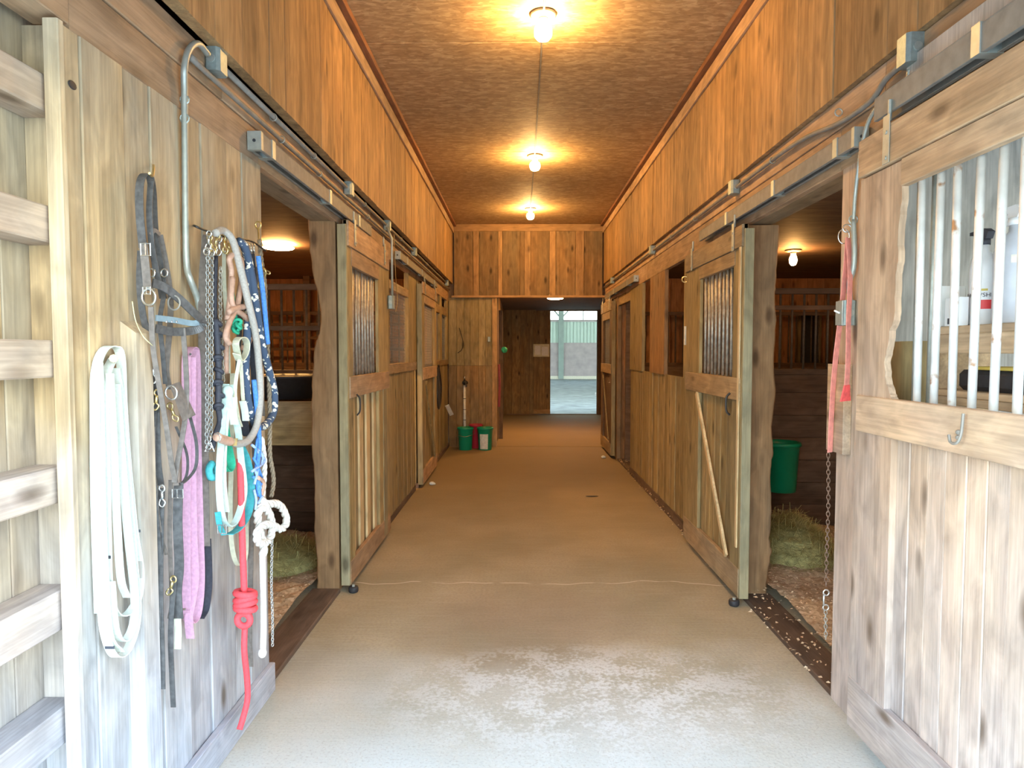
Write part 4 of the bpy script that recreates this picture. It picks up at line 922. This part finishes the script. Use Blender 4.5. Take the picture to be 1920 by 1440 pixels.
# 19 brown rope on eye hook
t = tack('brown_rope', 507, 930, 'brown twisted rope hanging from an eye hook at the board edge by the stall opening', 'rope')
g = rope3(G(), [T(487, 450, .09), T(490, 490, .10), T(496, 530, .115), T(498, 600, .12), T(503, 680, .13), T(506, 780, .13), T(506, 850, .135), T(513, 900, .14), T(508, 935, .14)], .0095)
g.put('rope', M_brope, t, smooth=True)
G().torus(T(484, 422, .05), .014, .004, (.3, 1, 0), 16, 6).put('eye_hook', M_brass, t, smooth=True)
G().tube([T(484, 430, .05), T(486, 455, .08)], .004, 6).put('hook_shank', M_brass, t)
for q in ((492, 512), (490, 535)): G().torus(T(q[0], q[1], .13), .014, .0035, (.2, 1, .3), 14, 5, 1.3).put('snap_loop', M_brass, t, smooth=True)
snap(496, 505, .13, t, M_brass, .05, .8)
# loose straw sprig on the stub
cord('straw_sprig', [(248, 565, .06), (254, 600, .06), (268, 630, .06), (286, 648, .07)], .0016, M_straw, None, n=5, seg=5, label='single pale straw stalk caught beside the bridle cheek strap', cat='straw')

# ================================================================== RIGHT POST THINGS
def TR(px, py, x): return onX(px, py, x)
t = empty('red_strap', TR(1575, 850, 1.36), 'faded red strap tied to a ring on the post, one end flaring, by the switch', 'strap')
G().ribbon(cr([TR(1590, 446, 1.375), TR(1586, 500, 1.37), TR(1578, 580, 1.365), TR(1566, 680, 1.36), TR(1560, 760, 1.355), TR(1556, 848, 1.355)]), .028, .004, (1, .5, 0)).put('webbing', M_redstrap, t)
G().ribbon(cr([TR(1590, 446, 1.372), TR(1594, 520, 1.37), TR(1591, 600, 1.36), TR(1590, 680, 1.36), TR(1587, 730, 1.36)]), .026, .004, (1, .5, 0)).put('webbing', M_redstrap, t)
G().ribbon([TR(1588, 722, 1.36), TR(1586, 738, 1.36), TR(1585, 752, 1.36)], .05, .006, (1, .5, 0), taper=lambda q: .6+.6*q).put('flared_end', M_redtip, t)
G().torus(TR(1588, 428, 1.375), .016, .003, (.2, 1, 0), 16, 5).put('ring', M_nickel, t, smooth=True)
G().torus(TR(1582, 443, 1.375), .022, .0025, (.2, 1, 0), 16, 5, 1.4, (0, 0, 1)).put('ring', M_nickel, t, smooth=True)
a = TR(1556, 682, XR-.03); b = TR(1590, 855, XR-.03)
ws = G().box(XR-.035, XR, 2.83, 2.985, b.z, a.z, .003).put('wood_block', W_doorh, label='pinkish wooden block nailed to the right post behind the red strap', cat='block')
t = empty('door_chain', TR(1550, 1180, 1.385), 'rusty stall chain hanging at the right opening with a double-ended snap', 'chain')
chain(G(), [TR(1553, 850, 1.385), TR(1553, 950, 1.385), TR(1550, 1040, 1.385), TR(1549, 1100, 1.385)], .026, .0018, .55).put('chain', M_rust, t, smooth=True)
chain(G(), [TR(1548, 1145, 1.385), TR(1548, 1180, 1.385), TR(1549, 1200, 1.385)], .022, .002, .6).put('chain', M_bar, t, smooth=True)
g = G(); c = TR(1547, 1125, 1.383)
g.torus(c+Vector((.004, 0, .034)), .013, .004, (0, 1, 0), 14, 6); g.torus(c+Vector((.004, 0, -.034)), .013, .004, (0, 1, 0), 14, 6); g.tube([c+Vector((-.006, 0, .03)), c+Vector((-.006, 0, -.03))], .005, 6)
g.put('double_snap', M_nickel, t, smooth=True)
# handle and eye beyond the open right door
G().box(XR-.05, XR-.012, 5.50, 5.53, onX(1281, 647, 1.39).z, onX(1281, 613, 1.39).z, .006).put('pull_handle', M_label, label='pale wooden pull handle fixed to the stud beyond the open right door', cat='handle')
t = G(); t.torus((1.37, 5.55, onX(1277, 528, 1.38).z), .024, .006, (.3, 1, 0), 14, 6); t.tube([(1.385, 5.55, onX(1277, 528, 1.38).z), (XR+.0, 5.55, onX(1277, 528, 1.38).z)], .006, 6)
t.put('screw_eye', M_brass, smooth=True, label='brass screw eye high on the stud beyond the open right door', cat='screw eye')

# floor guides
for nm, x, yy, l_ in (('a', -1.075, 4.255, 'small black roller guide on the floor under the open left door'), ('b', 1.325, 4.05, 'small black roller guide on the floor under the open right door')):
    t = empty('floor_guide', (x, yy, 0), l_, 'door guide')
    G().lathe([(.028, .002), (.032, .01), (.032, .03), (.028, .038)], (x, yy, 0), 16).put('roller', M_rubber, t, smooth=True)
    G().lathe([(.010, .038), (.010, .052)], (x, yy, 0), 10).put('bolt', M_galv, t)
for x, yy, l_ in ((-1.02, 7.75, 'small white lump on the floor at the foot of the second left door'), (1.24, 9.75, 'small white lump on the floor at the foot of the farthest right door')):
    g = G(); g.blob((x, yy, .021), .027, (1.2, .8, .8), 6); g.blob((x+.025, yy+.01, .014), .017, (1, 1, .85), 5); g.put('plaster_lump', M_label, label=l_, cat='lump')
G().blob((.79, 7.15, .004), .055, (1.3, .55, .07), 6).put('floor_drain_stain', M_rubber, label='small dark patch on the floor halfway down the aisle, right of centre', cat='patch')

# ================================================================== STALL CONTENTS
def bed(x0, x1, y0, y1, lab, seedv):
    rnd = random.Random(seedv); nx, ny = 46, 46; V = []; F = []
    for j in range(ny+1):
        for i in range(nx+1):
            x = x0+(x1-x0)*i/nx; y = y0+(y1-y0)*j/ny
            z = .035+.022*math.sin(x*5.1+y*2.2)*math.cos(y*4.3-x)+rnd.uniform(0, .016); V.append((x, y, z))
    for j in range(ny):
        for i in range(nx): a = j*(nx+1)+i; F.append((a, a+1, a+nx+2, a+nx+1))
    for k in range(3200):
        x = rnd.uniform(x0, x0+(x1-x0)); y = rnd.uniform(y0, y1)
        if abs(x) > 3.0: x = math.copysign(1.35+rnd.random()*1.5, x)
        z = .035+.022*math.sin(x*5.1+y*2.2)*math.cos(y*4.3-x)+.014; a = rnd.uniform(0, 6.3); s = rnd.uniform(.006, .014)
        c, q = math.cos(a)*s, math.sin(a)*s; n = len(V); h = rnd.uniform(-.004, .006)
        V += [(x+c, y+q, z+h), (x-q*.6, y+c*.6, z+.006), (x-c, y-q, z-h*.3), (x+q*.6, y-c*.6, z)]; F.append((n, n+1, n+2, n+3))
    return mk('bedding', V, F, M_bed, label=lab, cat='bedding', kind='stuff')
bed(-4.5, -1.35, 1.0, 5.55, 'wood shavings spread over the left stall floor', 3)
bed(1.62, 4.8, 2.92, 5.88, 'reddish wood shavings spread over the right stall floor', 4)
bed(-4.5, -1.35, 5.65, 9.3, 'wood shavings in the farther left stall', 5); bed(1.62, 4.8, 5.98, 9.3, 'wood shavings in the farther right stall', 6)
def hay(cx, cy, rx, ry, h, n, lab, seedv, mat=M_hay):
    rnd = random.Random(seedv); g = G(); g.blob((cx, cy, .03), 1, (rx*.85, ry*.85, h*.8), 8)
    V, F = g.V, g.F
    V = [(a, b, max(c, .012)) for a, b, c in V]
    g.V = V
    for k in range(n):
        r = math.sqrt(rnd.random()); a = rnd.uniform(0, 6.283); x = cx+rx*r*math.cos(a); y = cy+ry*r*math.sin(a); z = .04+h*max(0, 1-r*r)*rnd.uniform(.85, 1.12)
        d = Vector((rnd.gauss(0, 1), rnd.gauss(0, 1), rnd.gauss(0, .3)-.15*r)).normalized()*rnd.uniform(.03, .09)
        p = Vector((x, y, z)); u = d.cross(Vector((0, 0, 1))).normalized()*.0016
        q0 = p-d; q1 = p+d; q0.z = max(.02, q0.z); q1.z = max(.02, q1.z)
        g.add([q0-u, q0+u, q1+u, q1-u], [(0, 1, 2, 3)])
    return g.put('hay_pile', mat, label=lab, cat='hay', kind='stuff')
hay(2.02, 4.95, .36, .42, .30, 2600, 'pile of loose green hay beside the right stall post under the bucket', 11)
hay(-1.75, 4.75, .4, .42, .16, 1600, 'thin dark green hay scatter in the left stall corner by the gnawed post', 12)
# buckets
def bucket(x, y, z, r, h, mat, lab, grp=None, handle=True, label_patch=None, rim=True):
    t = empty('bucket', (x, y, z), lab, 'bucket', grp)
    pr = [(r*.80, 0), (r*.82, .004), (r*.97, h*.9), (r*1.0, h*.91), (r*1.07, h*.93), (r*1.07, h*.97), (r*1.02, h), (r*.95, h), (r*.93, h*.9), (r*.77, .012), (.004, .01)]
    G().lathe(pr, (x, y, z), 28).put('shell', mat, t, smooth=True)
    if handle:
        G().tube(cr([(x-r*1.06, y, z+h*.9), (x-r*1.1, y-r*.3, z+h*.72), (x, y-r*1.15, z+h*.62), (x+r*1.1, y-r*.3, z+h*.72), (x+r*1.06, y, z+h*.9)]), .0035, 6).put('handle', M_nickel, t)
    if label_patch:
        a0, a1, z0, z1 = label_patch; V = []; n = 8
        for zz in (z0, z1):
            for k in range(n+1):
                a = a0+(a1-a0)*k/n; rr = r*(.83+.15*(zz/h))+.003; V.append((x+rr*math.sin(a), y-rr*math.cos(a), z+zz))
        mk('paper_label', V, [(k, k+1, k+n+2, k+n+1) for k in range(n)], M_label, t)
    return t
b = onY(1470, 920, 5.72); c = onY(1470, 828, 5.72)
bucket(b.x-.03, 5.72, b.z, .15, c.z-b.z, M_bucket, 'bright green bucket hung on the dark partition inside the right stall', handle=False)
bucket(-.855, 10.60, 0, .125, .36, M_bucket, 'green bucket standing below the water pipe at the far wall', 'buckets at the far wall')
bucket(-.54, 10.60, 0, .125, .36, M_bucket, 'green bucket with a torn white paper label at the far wall corner', 'buckets at the far wall', label_patch=(-.75, .45, .02, .26), handle=False)
bucket(-.70, 10.81, 0, .11, .385, M_bucketred, 'red bucket standing between the two green ones at the far wall', 'buckets at the far wall', handle=False)
# water hydrant
t = empty('water_pipe', (-.885, 10.86, 0), 'white standpipe with a chrome tap on the far wall above the green bucket', 'tap')
G().tube([(-.89, 10.88, .02), (-.89, 10.88, 1.02)], .021, 10).put('pipe', M_pvc, t, smooth=True)
for z in (.45, .62, .8): G().torus((-.89, 10.88, z), .023, .005, (0, 0, 1), 12, 5).put('pipe_band', M_iron, t)
G().blob((-.88, 10.86, 1.06), .05, (1, .8, .8), 6).put('valve_body', M_iron, t, smooth=True)
G().tube([(-.89, 10.86, 1.1), (-.885, 10.84, 1.17)], .017, 8).put('tap_head', M_nickel, t, smooth=True)
G().tube(cr([(-.88, 10.80, 1.06), (-.86, 10.76, 1.05), (-.85, 10.75, 1.0)]), .014, 8).put('spout', M_iron, t)
# manger + tub in the left stall
m = empty('manger', (-1.95, 5.1, .85), 'rough wooden manger board spanning the left stall corner above a dark gap', 'manger')
plank(-2.75, -1.36, 4.95, 4.99, .86, 1.19, wood('manger_board', (.34, .26, .12), (.50, .40, .20), 0, ga=.3), m, 'front_board'); plank(-2.75, -1.36, 4.99, 5.58, .86, .89, W_darkx, m, 'bottom_board'); plank(-2.75, -2.71, 4.99, 5.58, .89, 1.19, W_dark, m, 'end_board')
g = G().lathe([(.26, 1.2), (.31, 1.36), (.325, 1.37), (.3, 1.38), (.27, 1.36), (.22, 1.22)], (-1.86, 5.26, 0), 24)
g.put('rubber_tub', M_rubber, smooth=True, label='black rubber feed tub resting in the wooden manger', cat='tub')
# halter on the second left door
t = empty('hanging_halter', (-1.07, 9.0, .9), 'dark halter hanging from the far left stall front with a pale tag', 'halter')
G().ribbon(cr([(-1.10, 9.05, 1.35), (-1.09, 9.02, 1.1), (-1.09, 9.04, .95), (-1.09, 9.0, .8)]), .06, .01, (.3, 1, 0)).put('webbing', M_black, t)
G().tube(cr([(-1.10, 9.12, 1.38), (-1.09, 9.3, 1.1), (-1.09, 9.2, .85), (-1.09, 9.0, .8), (-1.09, 8.9, 1.0), (-1.10, 9.0, 1.35)]), .014, 6).put('loop', M_iron, t)
a = onX(838, 760, -1.05); G().ribbon([a, onX(847, 778, -1.0)], .06, .01, (1, .2, .3)).put('tag', M_label, t)
# far wall wire, switch, passage things
G().tube(cr([onY(861, 615, 10.93), onY(868, 640, 10.93), onY(866, 655, 10.93), onY(858, 662, 10.93)]), .006, 5).put('dangling_wire', M_iron, label='thin dark wire stapled on the left part of the far wall', cat='wire')
c = onY(917, 636, 10.93); G().box(c.x-.022, c.x+.022, 10.90, 10.945, c.z-.04, c.z+.04, .006).put('wall_switch', M_box, label='small grey switch on the far wall left of the passage', cat='switch')
c = onY(945, 656, 11.6); g = G()
for k in range(5): g.torus((c.x+.005, 11.6, c.z), .04, .016, (math.cos(k*1.3), math.sin(k*1.3), .4*(-1)**k), 14, 6)
g.put('green_rope_coil', M_green, smooth=True, label='small coiled green rope hung at the passage corner', cat='rope')
G().ribbon(cr([(-.34, 11.4, 1.35), (-.33, 11.42, 1.0), (-.34, 11.4, .62)]), .10, .02, (.2, 1, 0)).put('maroon_blanket', M_maroon, label='narrow dark red cloth hanging at the passage corner', cat='cloth')
plank(-.36, -.29, 11.9, 11.98, .0, 2.3, W_dark, None, 'leaning_plank', label='dark upright plank standing against the passage wall', cat='plank')
# door 6: arena slider with paper sign
d6 = empty('door_6', (.57, 16.45, 0), kind='structure')
for a, b in ((.36, .50), (.502, .64), (.642, .775)): plank(a, b, 16.44+J(.002), 16.47, .03, 2.57, W_far, d6)
plank(.37, .77, 16.471, 16.48, .03, 2.57, W_dark, d6, 'backing_board')  # added behind the plank seams to block leaking light
plank(.36, .775, 16.43, 16.44, .03, .14, W_farx, d6, 'rail')
a = onY(1000, 645, 16.4); b = onY(1030, 669, 16.4)
sgn = G().box(a.x, b.x, 16.405, 16.415, b.z, a.z, .002).put('notice', M_paper, label='yellowed paper notice pinned on the sliding door before the arena', cat='notice')
G().box(a.x+.04, (a.x+b.x)/2-.02, 16.402, 16.4045, b.z+.05, a.z-.04, 0).put('printed_page', M_card, sgn); G().box((a.x+b.x)/2+.01, b.x-.03, 16.402, 16.4045, b.z+.03, a.z-.07, 0).put('printed_page', M_card, sgn)

# ================================================================== FEED ROOM BEHIND THE BARS
plank(1.462, 1.53, 1.735, 1.80, 0, 2.6, W_door, fw, 'post')
sh = empty('wall_shelf', (1.6, 2.1, 1.3), 'wooden two-tier shelf unit behind the bars of the nearest right door', 'shelf')
plank(1.47, 1.70, 1.80, 2.415, 1.622, 1.648, W_shelf, sh, 'shelf_board'); plank(1.47, 1.495, 1.80, 2.41, 1.555, 1.622, W_shelf, sh, 'front_lip')
plank(1.47, 1.70, 1.80, 2.45, 1.408, 1.43, W_shelf, sh, 'shelf_board'); plank(1.475, 1.70, 2.40, 2.42, 1.20, 1.622, W_shelf, sh, 'side_panel')
plank(1.47, 1.49, 1.80, 2.40, 1.38, 1.407, W_shelf, sh, 'front_lip')
def spray(px, y, x, w, h, mat, lab, head, z=1.648, band=None):
    t = empty('spray_bottle', (x, y, z), lab, 'bottle'); r = w/2
    G().lathe([(r*.9, 0), (r, .01), (r, h*.62), (r*.85, h*.72), (r*.35, h*.8), (r*.3, h*.87)], (x, y, z), 24).put('body', mat, t, smooth=True)
    G().lathe([(r*.38, h*.86), (r*.38, h*.92)], (x, y, z), 16).put('cap', head, t, smooth=True)
    V = G().prism([(y-.02, z+h*.92), (y+.02, z+h*.92), (y+.022, z+h*.97), (y+.06, z+h*.985), (y+.06, z+h*1.02), (y-.01, z+h*1.03), (y-.03, z+h*.99)], 0, x-.012, x+.012)
    V.put('spray_head', head, t)
    G().tube(cr([(x, y+.03, z+h*.97), (x, y+.045, z+h*.92), (x, y+.04, z+h*.87)]), .004, 6).put('trigger', head, t)
    if band:
        for z0, z1, m_, hw in band:
            V = []; n = 10
            for zz in (z0, z1):
                for k in range(n+1):
                    a = -hw+2*hw*k/n-.68; V.append((x+(r+.0015)*math.sin(a), y-(r+.0015)*math.cos(a), z+zz))
            mk('printed_band', V, [(k, k+1, k+n+2, k+n+1) for k in range(n)], m_, t)
    return t
def lettering(txt, par, x, y, z, r, size, mat, ang=-.68):
    cu = bpy.data.curves.new('lettering', 'FONT'); cu.body = txt; cu.size = size; cu.align_x = 'CENTER'; cu.extrude = .0003
    tmp = bpy.data.objects.new('tmp', cu); COL.objects.link(tmp); dg = bpy.context.evaluated_depsgraph_get(); me = bpy.data.meshes.new_from_object(tmp.evaluated_get(dg)); bpy.data.objects.remove(tmp)
    V = []
    for v in me.vertices:
        a = ang+v.co.x/r; rr = r+.0022+v.co.z; V.append((x+rr*math.sin(a), y-rr*math.cos(a), z+v.co.y))
    F = [tuple(p.vertices) for p in me.polygons]; mk('lettering', V, F, mat, par)
bx, by = 1.565, 2.275
t = spray(0, by, bx, .085, .315, M_wplast, 'white spray bottle with a red label band, black spray head, on the upper shelf', M_ink, band=((.055, .085, M_redink, .75), (.115, .122, M_gold, .35)))
lettering('SHOWSHEEN', t, bx, by, 1.648+.095, .0425, .019, M_ink)
t = spray(0, 2.15, 1.575, .115, .365, M_gplast, 'large silver grey jug with a white spray head beside the white bottle', M_wplast, band=((.19, .215, M_label, .12),))
lettering('E', t, 1.575, 2.15, 1.648+.18, .0575, .025, M_wplast, -.3)
G().box(1.475, 1.56, 2.355, 2.41, 1.649, 1.79, .002).put('card_box', M_card, label='plain white card box at the left end of the upper shelf', cat='box')
g = G().box(1.475, 1.51, 2.262, 2.335, 1.649, 1.745, .002).put('leaflet_box', M_wplast, label='small white leaflet box with two black squares beside the card box', cat='box')
for k in (0, 1): G().box(1.472, 1.4745, 2.272+.026*k, 2.288+.026*k, 1.655, 1.675, 0).put('printed_square', M_ink, g)
t = empty('tool_case', (1.58, 2.1, 1.43), 'black carrying case on the lower shelf with a yellow strip on top', 'case')
G().box(1.51, 1.68, 1.86, 2.30, 1.431, 1.50, .015).put('case_body', M_rubber, t); G().box(1.515, 1.675, 2.05, 2.25, 1.501, 1.512, .002).put('yellow_strip', M_gold, t); G().box(1.53, 1.66, 1.88, 2.0, 1.501, 1.525, .008).put('handle', M_gplast, t)
# upright pipes behind the door
for k, (yy, xx, l_) in enumerate(((2.44, 1.44, 'thin upright steel pipe just behind the gnawed stile of the nearest right door'), (2.37, 1.45, 'second upright steel pipe behind the bars of the nearest right door'))):
    G().tube([(xx, yy, 1.30 if k else 1.25), (xx, yy, 2.28)], .009, 10).put('upright_pipe', M_galv, smooth=True, label=l_, cat='pipe')
plank(1.44, 1.56, 2.42, 2.60, 1.20, 1.60, W_stall, fw, 'plank')

# ================================================================== ARENA BEYOND
G().box(-20, 24, 16.6, 55, -.2, -.02).put('floor.003', M_sand, kind='structure')
wa = empty('wall_arena', (2.5, 39, 0), kind='structure')
G().box(-20, 24, 39.0, 39.15, 0, 2.1).put('kickboard', M_kick, wa)
G().box(-20, 24, 38.9, 39.0, -.02, .16).put('footing_board', M_label, wa)
g = G(); x = 0.
while x < 6.2: g.box(x, x+.14, 39.06, 39.12, 2.1, 3.34, .01); x += .2
g.box(-20, 24, 39.12, 39.2, 2.1, 3.34, 0); g.put('siding', M_siding, wa)
G().box(-20, 24, 38.95, 39.1, 3.32, 3.44).put('girt', M_kick, wa); G().box(-20, 24, 38.95, 39.1, 4.05, 4.2).put('girt', M_kick, wa)
for x in (-8, -3, 2.45, 7.5): G().box(x-.15, x+.15, 38.8, 39.0, 0, 4.2).put('arena_post', M_apost, wa)
g = G().tube([(2.45, 38.85, 3.5), (2.05, 38.85, 3.95)], .05, 6); g.tube([(2.45, 38.85, 3.5), (2.85, 38.85, 3.95)], .05, 6); g.put('knee_brace', M_apost, wa)
for x in (3.75, 4.75, 1.2): G().box(x-.03, x+.03, 39.0, 39.06, 3.44, 4.05).put('mullion', M_apost, wa)
G().box(-20, 24, 16.7, 39.2, 4.9, 5.0).put('ceiling.002', M_siding, kind='structure')
G().box(-20, -19.8, 16.7, 39, 0, 4.3).put('side_wall', M_siding, wa); G().box(23.8, 24, 16.7, 39, 0, 4.1).put('side_wall', M_siding, wa)
# end of a pole jump just inside the arena doorway
g = G().tube([(2.02, 17.6, .45), (2.9, 17.7, .47)], .045, 10); g.put('jump_pole', M_wplast, smooth=True, label='white pole end just inside the arena doorway', cat='pole')
g = G().box(2.4, 2.5, 17.5, 17.8, -.02, .42); g.box(2.3, 2.6, 17.45, 17.85, -.02, .03); g.put('pole_stand', M_iron, label='dark stand under the white pole inside the arena', cat='stand')
